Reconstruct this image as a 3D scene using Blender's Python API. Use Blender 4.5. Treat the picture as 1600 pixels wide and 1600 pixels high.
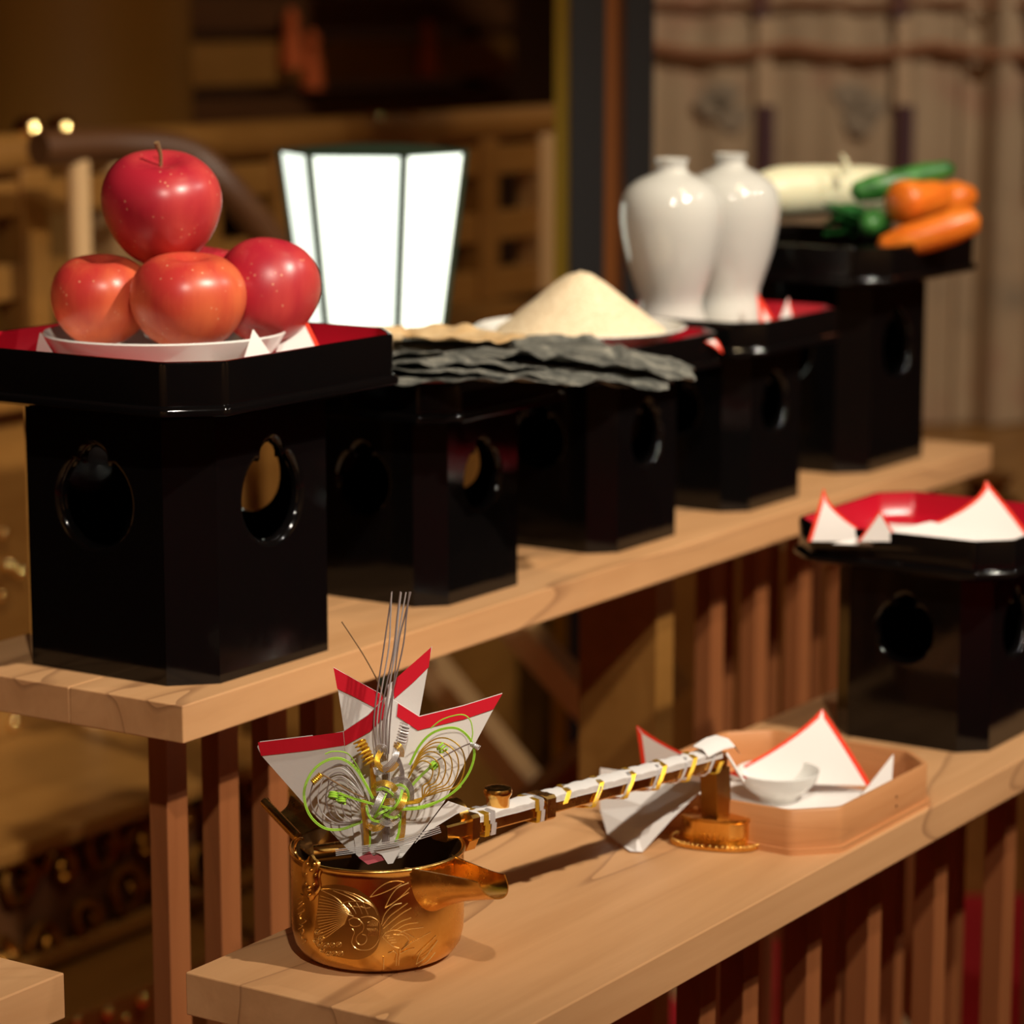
import bpy, bmesh, math, random
from mathutils import Vector, Matrix, noise
from mathutils.geometry import tessellate_polygon
random.seed(7)
for o in list(bpy.data.objects): bpy.data.objects.remove(o)
scene = bpy.context.scene
col = scene.collection
# ------------------------------------------------------------------ camera
FPX, HZ, ZC, AZ = 4440.0, 10.0, 1.50, math.radians(33.3)
PT = math.atan((800-HZ)/FPX)
FW = Vector((math.cos(AZ), math.sin(AZ), 0)); RT = Vector((math.sin(AZ), -math.cos(AZ), 0)); ZU = Vector((0, 0, 1))
DV = FW*math.cos(PT)-ZU*math.sin(PT); UP = FW*math.sin(PT)+ZU*math.cos(PT)
CP = Vector((0, 0, ZC))
cam = bpy.data.cameras.new('camera'); co = bpy.data.objects.new('camera', cam); col.objects.link(co)
co.matrix_world = Matrix(((RT.x, UP.x, -DV.x, CP.x), (RT.y, UP.y, -DV.y, CP.y), (RT.z, UP.z, -DV.z, CP.z), (0, 0, 0, 1)))
cam.sensor_width = 36; cam.lens = FPX/1600*36; cam.clip_start = .05; cam.clip_end = 60
cam.dof.use_dof = True; cam.dof.focus_distance = 2.04; cam.dof.aperture_fstop = 5.0
scene.camera = co
# ------------------------------------------------------------------ world, lights, exposure
w = bpy.data.worlds.new('world'); scene.world = w; w.use_nodes = True
w.node_tree.nodes['Background'].inputs[0].default_value = (1, .72, .45, 1)
w.node_tree.nodes['Background'].inputs[1].default_value = .02
def spot(name, loc, target, power, size_deg, blend, radius, colr):
    l = bpy.data.lights.new(name, 'SPOT'); l.energy = power; l.spot_size = math.radians(size_deg); l.spot_blend = blend
    l.shadow_soft_size = radius; l.color = colr
    o = bpy.data.objects.new(name, l); col.objects.link(o); o.location = loc
    o.rotation_euler = (Vector(target)-Vector(loc)).to_track_quat('-Z', 'Y').to_euler(); return o
spot('ceiling_spot_key', (1.75, -1.4, 3.85), (2.2, 1.68, 1.28), 660, 40, 1.0, .05, (1, .90, .75))
spot('ceiling_spot_front', (-.75, -.95, 3.85), (1.85, 1.45, 1.1), 340, 34, 1.0, .06, (1, .90, .75))
spot('ceiling_spot_side', (4.0, -1.6, 3.85), (2.5, 1.6, 1.2), 150, 40, .9, .04, (1, .93, .82))
spot('ceiling_spot_altar', (2.4, .4, 3.85), (3.2, 2.8, .9), 85, 70, .8, .08, (1, .74, .42))
spot('curtain_fill_spot', (4.3, .2, 3.85), (5.6, 2.6, 1.25), 250, 60, .8, .08, (1, .86, .68))  # added fill lamp, no visible source, brightens the curtain
spot('wall_fill_spot', (-2.6, -1.0, 3.85), (-4, -1.0, 1.3), 260, 100, .8, .1, (1, .72, .40))  # added unseen fill lamps: lit walls for the gold to reflect, soft ambient
spot('wall_fill_spot', (-2.6, 2.0, 3.85), (-4, 2.0, 1.3), 260, 100, .8, .1, (1, .72, .40))
spot('wall_fill_spot', (.5, -3.2, 3.85), (.5, -4.5, 1.3), 220, 100, .8, .1, (1, .72, .40))
spot('wall_fill_spot', (4.5, -3.2, 3.85), (4.5, -4.5, 1.3), 220, 100, .8, .1, (1, .72, .40))
scene.view_settings.view_transform = 'Standard'; scene.view_settings.look = 'None'
scene.view_settings.gamma = 1; scene.view_settings.exposure = 0; scene.view_settings.use_curve_mapping = False

# ------------------------------------------------------------------ pixel helpers (1600 px frame)
def ray(x, y): return DV+RT*((x-800)/FPX)-UP*((y-800)/FPX)
def onz(x, y, z): r = ray(x, y); return CP+r*((z-ZC)/r.z)
def onY(x, y, Y): r = ray(x, y); return CP+r*(Y/r.y)
def onX(x, y, X): r = ray(x, y); return CP+r*(X/r.x)
def at(x, y, d): return CP+ray(x, y)*d
def proj(P):
    v = Vector(P)-CP; d = v.dot(DV); return 800+FPX*v.dot(RT)/d, 800-FPX*v.dot(UP)/d
# ------------------------------------------------------------------ materials
def mat(name, base=(.8, .8, .8), rough=.5, metal=0, coat=0, spec=.5, emit=None, estr=0, sub=0, alpha=None):
    m = bpy.data.materials.new(name); m.use_nodes = True
    b = m.node_tree.nodes['Principled BSDF']
    b.inputs['Base Color'].default_value = (*base, 1); b.inputs['Roughness'].default_value = rough
    b.inputs['Metallic'].default_value = metal; b.inputs['Coat Weight'].default_value = coat
    b.inputs['Specular IOR Level'].default_value = spec
    if emit: b.inputs['Emission Color'].default_value = (*emit, 1); b.inputs['Emission Strength'].default_value = estr
    if sub: b.inputs['Subsurface Weight'].default_value = sub; b.inputs['Subsurface Radius'].default_value = (.01, .006, .004)
    return m
def nodes(m): return m.node_tree.nodes, m.node_tree.links, m.node_tree.nodes['Principled BSDF']
def coords(m, scale=(1, 1, 1), kind='Object'):
    n, l, b = nodes(m); tc = n.new('ShaderNodeTexCoord'); mp = n.new('ShaderNodeMapping')
    mp.inputs['Scale'].default_value = scale; l.new(tc.outputs[kind], mp.inputs['Vector']); return mp.outputs[0]
def noise_tex(m, vec, scale, detail=4, rough=.6, dist=0):
    n, l, b = nodes(m); t = n.new('ShaderNodeTexNoise'); t.inputs['Scale'].default_value = scale
    t.inputs['Detail'].default_value = detail; t.inputs['Roughness'].default_value = rough; t.inputs['Distortion'].default_value = dist
    l.new(vec, t.inputs['Vector']); return t.outputs['Fac']
def ramp(m, fac, stops):
    n, l, b = nodes(m); r = n.new('ShaderNodeValToRGB'); e = r.color_ramp.elements
    while len(e) < len(stops): e.new(.5)
    for i, (p, c) in enumerate(stops): e[i].position = p; e[i].color = (*c, 1)
    l.new(fac, r.inputs[0]); return r.outputs[0]
def mixc(m, fac, a, bb, mode='MIX'):
    n, l, b = nodes(m); x = n.new('ShaderNodeMix'); x.data_type = 'RGBA'; x.blend_type = mode
    for s, v in ((0, fac), (6, a), (7, bb)):
        if isinstance(v, (int, float)): x.inputs[s].default_value = v
        elif isinstance(v, tuple): x.inputs[s].default_value = (*v, 1)
        else: l.new(v, x.inputs[s])
    return x.outputs[2]
def bump(m, fac, strength, dist=.001):
    n, l, b = nodes(m); x = n.new('ShaderNodeBump'); x.inputs['Strength'].default_value = strength; x.inputs['Distance'].default_value = dist
    l.new(fac, x.inputs['Height']); l.new(x.outputs[0], b.inputs['Normal'])
def setc(m, c): n, l, b = nodes(m); l.new(c, b.inputs['Base Color'])
def wood(name, c1, c2, line, grain=(1.5, 16, 16), rough=.45, lines=.35):
    m = mat(name, c1, rough)
    v = coords(m, grain); f = noise_tex(m, v, 1.6, 6, .6, .6)
    c = ramp(m, f, [(.3, c2), (.7, c1)])
    n, l, b = nodes(m)
    v2 = coords(m, (grain[0]*.55, grain[1]*.32, grain[2]*.32)); f2 = noise_tex(m, v2, 1.0, 2, .4, .5)
    mul = n.new('ShaderNodeMath'); mul.operation = 'MULTIPLY'; mul.inputs[1].default_value = 9; l.new(f2, mul.inputs[0])
    fr = n.new('ShaderNodeMath'); fr.operation = 'FRACT'; l.new(mul.outputs[0], fr.inputs[0])
    k = ramp(m, fr.outputs[0], [(.0, (1, 1, 1)), (.07, (.15, .15, .15)), (.3, (0, 0, 0)), (1, (0, 0, 0))])
    k2 = n.new('ShaderNodeMath'); k2.operation = 'MULTIPLY'; k2.inputs[1].default_value = lines; l.new(k, k2.inputs[0])
    setc(m, mixc(m, k2.outputs[0], c, line)); bump(m, f, .08); return m
M = {}
M['plank'] = wood('pale_maple', (.66, .365, .17), (.54, .28, .12), (.22, .095, .04), lines=.65)
M['slat'] = wood('reddish_slat_wood', (.33, .115, .036), (.25, .08, .024), (.10, .03, .012), (16, 16, 1.5), .5, .15)
M['tray_wood'] = wood('cypress_tray_wood', (.62, .29, .12), (.52, .22, .08), (.3, .11, .04), (3, 3, 40), .4, .2)
M['lacquer'] = mat('black_lacquer', (.003, .0025, .0025), .10, spec=.34)
nn = coords(M['lacquer'], (1, 1, 1)); fr_ = noise_tex(M['lacquer'], nn, 60, 4, .7)
n_, l_, b_ = nodes(M['lacquer']); rr = ramp(M['lacquer'], fr_, [(.4, (.07,)*3), (.8, (.16,)*3)]); l_.new(rr, b_.inputs['Roughness'])
M['red_lacquer'] = mat('red_lacquer', (.44, .006, .02), .28)
M['paper'] = mat('white_paper', (.80, .76, .73), .85, spec=.2)
bump(M['paper'], noise_tex(M['paper'], coords(M['paper']), 300, 3), .06)
M['red_paper'] = mat('red_printed_paper', (.70, .012, .03), .8, spec=.2)
M['vermilion_paper'] = mat('vermilion_printed_edge', (.80, .05, .02), .8, spec=.2)
M['gold'] = mat('polished_gold_plate', (.86, .47, .10), .13, 1)
g = M['gold']; fg = noise_tex(g, coords(g), 22, 5, .7); setc(g, ramp(g, fg, [(.3, (.66, .34, .065)), (.7, (.90, .56, .17))]))
n_, l_, b_ = nodes(g); l_.new(ramp(g, fg, [(.3, (.18,)*3), (.75, (.34,)*3)]), b_.inputs['Roughness'])
M['gold_etch'] = mat('etched_gold_line', (.95, .68, .28), .3, 1)
M['gold_dark_reflection'] = mat('dark_reflection_gold', (.50, .26, .06), .40, 1)  # dark reflection on the engraved zone, put into the colour
M['gold_dark'] = mat('tarnished_gold', (.34, .155, .03), .40, 1)
M['gold_inside'] = mat('dark_vessel_interior', (.10, .05, .02), .45, .6)  # gold interior, with the shade inside the kettle put into its colour
M['gcord'] = mat('gold_cord', (.86, .53, .05), .36, .75)
M['scord'] = mat('silver_cord', (.74, .71, .71), .38, .55)
M['bcord'] = mat('dull_silver_thread', (.36, .30, .29), .38, .45)
M['ycord'] = mat('lime_green_cord', (.40, .74, .06), .5)
M['porcelain'] = mat('white_porcelain', (.80, .79, .745), .08, coat=.3)
M['vase'] = mat('greyish_white_porcelain', (.60, .595, .555), .05, coat=.3)
M['gilt_bright'] = mat('bright_gilt_stud', (.95, .66, .25), .10, 1)
M['rice'] = mat('hulled_rice', (.84, .68, .44), .8)
fz = noise_tex(M['rice'], coords(M['rice']), 260, 2); setc(M['rice'], ramp(M['rice'], fz, [(.3, (.72, .55, .34)), (.7, (.9, .76, .54))])); bump(M['rice'], fz, .8, .002)
M['kombu'] = mat('dried_kelp', (.05, .055, .05), .55)
fk = noise_tex(M['kombu'], coords(M['kombu'], (14, 9, 10)), 4, 6, .75, .8); setc(M['kombu'], ramp(M['kombu'], fk, [(.35, (.022, .025, .022)), (.55, (.15, .15, .13)), (.72, (.40, .38, .31))])); bump(M['kombu'], fk, .6, .004)
M['squid'] = mat('dried_squid', (.66, .45, .22), .6)
fs = noise_tex(M['squid'], coords(M['squid']), 40, 4); setc(M['squid'], ramp(M['squid'], fs, [(.3, (.5, .3, .12)), (.7, (.75, .56, .32))]))
M['carrot'] = mat('carrot_skin', (.88, .20, .015), .35, sub=.15)
fc = noise_tex(M['carrot'], coords(M['carrot'], (1, 1, 8)), 25, 3); setc(M['carrot'], ramp(M['carrot'], fc, [(.3, (.72, .12, .008)), (.7, (.95, .27, .025))]))
M['daikon'] = mat('white_radish_skin', (.86, .83, .58), .35, sub=.2)
M['cucumber'] = mat('cucumber_skin', (.03, .20, .035), .35)
fq = noise_tex(M['cucumber'], coords(M['cucumber']), 60, 3); setc(M['cucumber'], ramp(M['cucumber'], fq, [(.35, (.012, .10, .016)), (.75, (.09, .34, .07))]))
M['leaf'] = mat('dark_green_leaf', (.015, .10, .02), .35)
M['stem'] = mat('apple_stem_brown', (.22, .12, .05), .7)
def apple_mat(name, deep, light, cover):
    m = mat(name, deep, .33)
    f = noise_tex(m, coords(m, (34, 34, 7)), 1.0, 5, .65, .4); g2 = noise_tex(m, coords(m), 11, 2, .5)
    n, l, b = nodes(m); s = n.new('ShaderNodeMath'); s.operation = 'MULTIPLY_ADD'; s.inputs[1].default_value = .45; l.new(f, s.inputs[0]); l.new(g2, s.inputs[2])
    c = ramp(m, s.outputs[0], [(cover-.14, deep), (cover, tuple((a+bb)/2 for a, bb in zip(deep, light))), (cover+.14, light)])
    vo = n.new('ShaderNodeTexVoronoi'); vo.inputs['Scale'].default_value = 170; l.new(coords(m), vo.inputs['Vector'])
    k = ramp(m, vo.outputs['Distance'], [(.0, (1, 1, 1)), (.12, (.6,)*3), (.2, (0, 0, 0)), (1, (0, 0, 0))])
    vz = noise_tex(m, coords(m), 60, 1); kk = n.new('ShaderNodeMath'); kk.operation = 'MULTIPLY'
    l.new(k, kk.inputs[0]); l.new(ramp(m, vz, [(.5, (0, 0, 0)), (.62, (.75,)*3)]), kk.inputs[1])
    setc(m, mixc(m, kk.outputs[0], c, (.85, .5, .28))); return m
M['apple_dark'] = apple_mat('crimson_apple_skin', (.40, .016, .032), (.58, .065, .055), .78)
M['apple_warm'] = apple_mat('orange_red_apple_skin', (.50, .035, .03), (.72, .15, .055), .74)
M['lantern'] = mat('lit_lantern_paper', (.9, .95, .9), .7, emit=(.88, 1.0, .86), estr=1.5)
M['lantern_frame'] = mat('dark_green_lantern_frame', (.02, .035, .02), .4)
M['black_wood'] = mat('black_painted_post', (.006, .005, .006), .55)
M['amber'] = mat('amber_wood_strip', (.26, .075, .008), .4)
M['yellow_gold'] = mat('yellow_gilt_strip', (.55, .36, .02), .4, .3)
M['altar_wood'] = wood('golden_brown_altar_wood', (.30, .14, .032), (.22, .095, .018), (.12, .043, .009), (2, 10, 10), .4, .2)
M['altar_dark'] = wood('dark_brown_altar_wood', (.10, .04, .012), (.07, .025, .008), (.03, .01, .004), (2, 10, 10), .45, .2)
M['column'] = mat('golden_brown_pillar', (.27, .125, .018), .5)
M['gilt'] = mat('gilt_ornament', (.85, .50, .14), .25, 1)
M['tassel'] = mat('orange_red_tassel', (.55, .10, .015), .8)
M['pale'] = mat('pale_beige_wood', (.60, .38, .18), .55)
M['carpet'] = mat('crimson_carpet', (.46, .004, .014), .95)
fca = noise_tex(M['carpet'], coords(M['carpet']), 400, 2); bump(M['carpet'], fca, .5, .003)
M['wall'] = mat('dim_beige_plaster', (.42, .27, .15), .9)
M['wall_dark'] = mat('dark_brown_panelling', (.07, .028, .010), .6)
M['ceiling'] = mat('brown_ceiling_board', (.30, .19, .10), .9)
M['purple'] = mat('dull_purple_ribbon', (.085, .035, .045), .8)
M['rust'] = mat('rust_brown_braid', (.30, .13, .06), .8)
cu = mat('painted_silk_curtain', (.45, .33, .21), .85); M['curtain'] = cu
f1 = noise_tex(cu, coords(cu, (3, 3, 3)), 1.6, 3, .55); f2 = noise_tex(cu, coords(cu, (3, 3, 3.3)), 1.3, 2, .5)
c1 = ramp(cu, f1, [(.30, (.30, .24, .17)), (.45, (.46, .34, .22)), (.75, (.50, .38, .25))])
c2 = mixc(cu, ramp(cu, f2, [(.58, (0, 0, 0)), (.74, (.5,)*3)]), c1, (.42, .17, .12)); setc(cu, c2)

# ------------------------------------------------------------------ mesh builder
class MB:
    def __init__(s): s.v = []; s.f = []; s.mi = []
    def add(s, vs, fs, mi=0):
        b = len(s.v); s.v += [tuple(p) for p in vs]; s.f += [tuple(b+i for i in f) for f in fs]; s.mi += [mi]*len(fs); return s
    def box(s, a, b, mi=0, rot=0, c=None):
        x0, y0, z0 = a; x1, y1, z1 = b
        vs = [Vector(p) for p in ((x0, y0, z0), (x1, y0, z0), (x1, y1, z0), (x0, y1, z0), (x0, y0, z1), (x1, y0, z1), (x1, y1, z1), (x0, y1, z1))]
        if rot:
            c = Vector(c); R = Matrix.Rotation(rot, 3, 'Z'); vs = [R@(p-c)+c for p in vs]
        return s.add(vs, [(3, 2, 1, 0), (4, 5, 6, 7), (0, 1, 5, 4), (1, 2, 6, 5), (2, 3, 7, 6), (3, 0, 4, 7)], mi)
    def rings(s, rs, closed=True, cap0=True, cap1=True, mi=0, loop=False):
        n = len(rs[0]); vs = [p for r in rs for p in r]; fs = []
        m = len(rs)
        for i in range(m if loop else m-1):
            i2 = (i+1) % m
            for j in range(n if closed else n-1):
                fs.append((i*n+j, i*n+(j+1) % n, i2*n+(j+1) % n, i2*n+j))
        if closed and not loop:
            if cap0: fs.append(tuple(range(n-1, -1, -1)))
            if cap1: fs.append(tuple((m-1)*n+j for j in range(n)))
        return s.add(vs, fs, mi)
    def lathe(s, prof, c=(0, 0, 0), seg=48, cap0=True, cap1=True, mi=0):
        c = Vector(c)
        rs = [[c+Vector((r*math.cos(2*math.pi*k/seg), r*math.sin(2*math.pi*k/seg), z)) for k in range(seg)] for r, z in prof]
        return s.rings(rs, True, cap0, cap1, mi)
    def tube(s, pts, r, sides=8, closed=False, mi=0, square=False):
        pts = [Vector(p) for p in pts]; n = len(pts)
        rad = r if callable(r) else (lambda t: r)
        T = []
        for i in range(n):
            a = pts[i-1] if (closed or i > 0) else pts[i]; b = pts[(i+1) % n] if (closed or i < n-1) else pts[i]
            d = b-a; T.append(d.normalized() if d.length > 1e-9 else Vector((0, 0, 1)))
        up = Vector((0, 0, 1)) if abs(T[0].z) < .9 else Vector((1, 0, 0))
        N = (up-T[0]*up.dot(T[0])).normalized(); rs = []
        for i in range(n):
            N = (N-T[i]*N.dot(T[i]));  N = N.normalized() if N.length > 1e-9 else T[i].orthogonal().normalized()
            B = T[i].cross(N); rr = rad(i/max(1, n-1))
            o = math.pi/sides if square else 0
            rs.append([pts[i]+(N*math.cos(o+2*math.pi*k/sides)+B*math.sin(o+2*math.pi*k/sides))*rr for k in range(sides)])
        return s.rings(rs, True, not closed, not closed, mi, loop=closed)
    def poly(s, front, thick, mi=0):           # closed polygon (3D points) with thickness vector
        front = [Vector(p) for p in front]; n = len(front); t = Vector(thick)
        tri = tessellate_polygon([front]); back = [p+t for p in front]
        fs = [tuple(x) for x in tri]+[tuple(n+i for i in reversed(x)) for x in tri]+[(i, (i+1) % n, n+(i+1) % n, n+i) for i in range(n)]
        return s.add(front+back, fs, mi)
    def build(s, name, mats, parent=None, smooth=True, ang=35, loc=None, bevel=0, fix=True):
        me = bpy.data.meshes.new(name)
        off = Vector(loc) if loc else Vector((0, 0, 0))
        me.from_pydata([tuple(Vector(p)-off) for p in s.v], [], s.f)
        for m in (mats if isinstance(mats, (list, tuple)) else [mats]): me.materials.append(M[m] if isinstance(m, str) else m)
        me.polygons.foreach_set('material_index', s.mi)
        if fix:
            b = bmesh.new(); b.from_mesh(me); bmesh.ops.recalc_face_normals(b, faces=b.faces); b.to_mesh(me); b.free()
        if smooth: me.shade_smooth(); me.set_sharp_from_angle(angle=math.radians(ang))
        o = bpy.data.objects.new(name, me); col.objects.link(o); o.location = off
        if parent:
            o.parent = parent; o.location = off-root_loc(parent)
        if bevel:
            md = o.modifiers.new('edge', 'BEVEL'); md.width = bevel; md.segments = 2; md.limit_method = 'ANGLE'; md.angle_limit = math.radians(50)
        return o
def root_loc(o):
    v = Vector(o.location); p = o.parent
    while p: v += Vector(p.location); p = p.parent
    return v
def tag(o, label=None, cat=None, group=None, kind=None):
    if label: o['label'] = label
    if cat: o['category'] = cat
    if group: o['group'] = group
    if kind: o['kind'] = kind
    return o
def empty(name, loc, label, cat, group=None):
    o = bpy.data.objects.new(name, None); col.objects.link(o); o.location = loc; o.empty_display_size = .05
    return tag(o, label, cat, group)
def struct(o): o['kind'] = 'structure'; return o
def smoothpath(P, n=8, closed=False):
    P = [Vector(p) for p in P]; out = []; m = len(P)
    for i in range(m if closed else m-1):
        if closed: a, b, c, d = P[i-1], P[i], P[(i+1) % m], P[(i+2) % m]
        else: b, c = P[i], P[i+1]; a = P[i-1] if i else b*2-c; d = P[i+2] if i < m-2 else c*2-b
        for k in range(n):
            t = k/n; out.append(.5*((2*b)+(c-a)*t+(2*a-5*b+4*c-d)*t*t+(3*b-a-3*c+d)*t**3))
    if not closed: out.append(P[-1])
    return out
def octo(w, c, r=.004, n=3, wy=None):
    wy = wy or w
    P = [(w-c, -wy), (w, -wy+c), (w, wy-c), (w-c, wy), (-w+c, wy), (-w, wy-c), (-w, -wy+c), (-w+c, -wy)]
    out = []
    for i in range(8):
        p0, p, p1 = Vector(P[i-1]), Vector(P[i]), Vector(P[(i+1) % 8])
        a = p+(p0-p).normalized()*r; b = p+(p1-p).normalized()*r
        for k in range(n+1):
            t = k/n; out.append(a*(1-t)**2+p*2*t*(1-t)+b*t*t)
    return out

Z1, Z2 = ZC-.524, ZC-.675            # tops of the upper and the lower shelf boards
# ================================================================== ROOM
def slab(name, a, b, m): return struct(MB().box(a, b).build(name, m, smooth=False))
slab('floor', (-4, -4.5, -.05), (10, 7, 0), 'altar_wood')
tag(MB().box((-3.5, -4, 0), (8.5, 2.12, .012)).build('carpet', 'carpet', None, smooth=False), 'crimson carpet covering the floor under the lower shelf', 'carpet')
slab('ceiling', (-4, -4.5, 3.95), (10, 7, 4.0), 'ceiling')
slab('wall_back', (-4, 5.4, 0), (10, 5.5, 3.95), 'wall_dark')
slab('wall_left', (-4.1, -4.5, 0), (-4, 7, 3.95), 'wall')
slab('wall_right', (9, -4.5, 0), (9.1, 7, 3.95), 'wall')
slab('wall_front', (-4, -4.6, 0), (10, -4.5, 3.95), 'wall')

# ================================================================== SHELVES
up_root = empty('offering_shelf', (1.62, 1.364, 0), 'long pale wooden shelf in the middle carrying five black lacquer stands in a row', 'shelf')
ROT = .0125
def uq(x, y, z):                      # the upper shelf is turned very slightly
    return Vector((1.62+x*math.cos(ROT)-y*math.sin(ROT), 1.364+x*math.sin(ROT)+y*math.cos(ROT), z))
def ubox(name, x0, x1, y0, y1, z0, z1, m, parent, bevel=0):
    c = uq((x0+x1)/2, (y0+y1)/2, (z0+z1)/2); mb = MB()
    vs = [uq(x, y, z) for z in (z0, z1) for x, y in ((x0, y0), (x1, y0), (x1, y1), (x0, y1))]
    mb.add(vs, [(3, 2, 1, 0), (4, 5, 6, 7), (0, 1, 5, 4), (1, 2, 6, 5), (2, 3, 7, 6), (3, 0, 4, 7)])
    return mb.build(name, m, parent, smooth=False, loc=c, bevel=bevel)
ubox('plank', 0, 1.545, 0, .1135, Z1-.030, Z1, 'plank', up_root, .0012)
ubox('plank', 0, 1.545, .1142, .272, Z1-.030, Z1, 'plank', up_root, .0012)
for k in range(5): x = .0635+.0668*k; ubox('slat', x, x+.026, .070, .089, .012, Z1-.030, 'slat', up_root, .001)
x = onY(1022, 1000, 1.44).x-1.62; ubox('end_post', x, x+.036, .062, .155, .012, Z1-.030, 'altar_wood', up_root, .001)
for px in (1107, 1178, 1248, 1316, 1382, 1446): x = onY(px, 1000, 1.455).x-1.62; ubox('slat', x, x+.029, .075, .095, .012, Z1-.030, 'slat', up_root, .001)
for px in (1140, 1212, 1282): x = onY(px, 1000, 1.60).x-1.62; ubox('slat', x, x+.026, .225, .245, .012, Z1-.030, 'slat', up_root, .001)

lo_root = empty('offering_shelf', (1.485, .99, 0), 'lower pale wooden shelf in front carrying the gold sake kettle and small tray', 'shelf')
def lbox(name, a, b, m, parent, bevel=.0012):
    c = [(i+j)/2 for i, j in zip(a, b)]; return MB().box(a, b).build(name, m, parent, smooth=False, loc=c, bevel=bevel)
lbox('plank', (1.485, .99, Z2-.032), (2.95, 1.253, Z2), 'plank', lo_root)
for px in (1095, 1163, 1262, 1357, 1460, 1567, 1668):
    x = onY(px, 1450, 1.055).x; lbox('slat', (x, 1.055, .012), (x+.0265, 1.077, Z2-.032), 'slat', lo_root)
for px in (1310, 1400, 1494, 1625):
    x = onY(px, 1450, 1.16).x; lbox('slat', (x, 1.16, .012), (x+.020, 1.18, Z2-.032), 'slat', lo_root)
p = onY(1505, 1300, 1.03); lbox('cleat', (p.x, 1.03, Z2-.062), (p.x+.03, 1.055, Z2-.032), 'pale', lo_root)
for y in (1.06, 1.19): lbox('slat', (1.62, y, .012), (1.65, y+.02, Z2-.032), 'slat', lo_root)
le_root = empty('offering_shelf', (1.2, 1.324, 0), 'corner of a low wooden shelf board at the bottom left, half in shadow', 'shelf')
lbox('plank', (.55, 1.324, Z2-.034), (1.437, 1.62, Z2), 'plank', le_root)
for x in (.7, 1.2): lbox('slat', (x, 1.42, .012), (x+.03, 1.44, Z2-.034), 'slat', le_root)

# ================================================================== LACQUER STANDS
def hole_outline(R, cz):
    H = [(math.sin(a), -math.cos(a)) for a in [math.radians(d) for d in range(0, 141, 10)]]
    H += [(.55, .83), (.45, .84), (.38, .80), (.38, .93), (.31, 1.06), (.18, 1.15), (.05, 1.19)]
    H += [(-x, y) for x, y in reversed(H[1:])]
    return [(x*R, cz+y*R) for x, y in H]
def make_stand(cx, cy, z0, big, label, lining='red_lacquer', rot=0.0):
    if big: a, c, hp, ht, wt, ct, R, hz =   .1000, .030, .222, .262, .143, .034, .036, .140
    else: a, c, hp, ht, wt, ct, R, hz = .0780, .0225, .172, .205, .110, .027, .0275, .108
    root = empty('lacquer_stand', (cx, cy, z0), label, 'offering stand', 'black lacquer offering stands')
    O = Vector((cx, cy, z0)); th = .008; L = a-c
    ped = MB(); rimlines = []
    hole = hole_outline(R, hz)
    for si, (nx, ny) in enumerate(((-1, 0), (0, -1), (1, 0), (0, 1))):
        tx, ty = -ny, nx
        def P(u, zz, d): return O+Vector((nx*(a-d)+tx*u, ny*(a-d)+ty*u, zz))
        outer = [(-L, 0), (L, 0), (L, hp), (-L, hp)]
        if si < 3:
            big_hole = [(u*1.15, hz+(z-hz)*1.15) for u, z in hole]; loops = [outer, big_hole]; flat = outer+big_hole
            tri = tessellate_polygon([[Vector((u, z, 0)) for u, z in lp] for lp in loops])
            n = len(flat); fs = [tuple(t) for t in tri]+[tuple(n+i for i in reversed(t)) for t in tri]
            fs += [(i, (i+1) % 4, n+(i+1) % 4, n+i) for i in range(4)]
            h = len(hole); fs += [(4+i, 4+(i+1) % h, n+4+(i+1) % h, n+4+i) for i in range(h)]
            ped.add([P(u, z, 0) for u, z in flat]+[P(u, z, th) for u, z in flat], fs)
            rimlines.append([[P(u*k, hz+(z-hz)*k, d) for u, z in hole] for k, d in ((1.15, 0), (1.10, .0006), (1.04, .0022), (1.0, .0048), (1.0, .0088))])
        else:
            ped.add([P(u, z, 0) for u, z in outer]+[P(u, z, th) for u, z in outer], [(0, 1, 2, 3), (7, 6, 5, 4), (0, 1, 5, 4), (1, 2, 6, 5), (2, 3, 7, 6), (3, 0, 4, 7)])
    rs = []
    for sx, sy in ((1, 1), (1, -1), (-1, -1), (-1, 1)):
        e = .0004
        A = [(sx*(a), sy*(a-c)), (sx*(a-.0), sy*(a-c+e)), (sx*(a-c+e), sy*(a)), (sx*(a-c), sy*a), (sx*(a-c), sy*(a-th)), (sx*(a-th), sy*(a-c))]
        r2 = [[O+Vector((x, y, z)) for x, y in A] for z in (0, hp)]; ped.rings(r2)
    po = ped.build('pedestal', 'lacquer', root, smooth=False, loc=O)
    for ln in rimlines:
        MB().rings(ln, True, False, False).build('hole_rim', 'lacquer', po, loc=O, ang=60)
    def ring(wd, z): return [O+Vector((p.x, p.y, z)) for p in octo(wd, ct*wd/wt)]
    t = MB().rings([ring(a+.004, hp-.004), ring(wt-.004, hp-.004), ring(wt+.002, hp-.001), ring(wt+.0025, hp+.003), ring(wt+.001, hp+.0055), ring(wt-.0015, hp+.0065),
                    ring(wt-.001, ht-.003), ring(wt-.0017, ht-.0005), ring(wt-.0032, ht), ring(wt-.0046, ht-.0006)], True, True, False)
    t.build('tray', 'lacquer', root, loc=O, ang=50)
    q = MB().rings([ring(wt-.0046, ht-.0006), ring(wt-.0052, ht-.003), ring(wt-.007, hp+.012), ring(wt-.012, hp+.0075), ring(wt-.02, hp+.006)], True, False, True)
    q.build('tray_lining', lining, root, loc=O, ang=50)
    return root, z0+hp+.006, z0+ht
S1, F1, T1 = make_stand(1.762, 1.4855, Z1, True, 'large black lacquer stand with red tray holding the plate of apples')
S2, F2, T2 = make_stand(2.089, 1.481, Z1, False, 'small black lacquer stand under the sheets of dried kelp')
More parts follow.
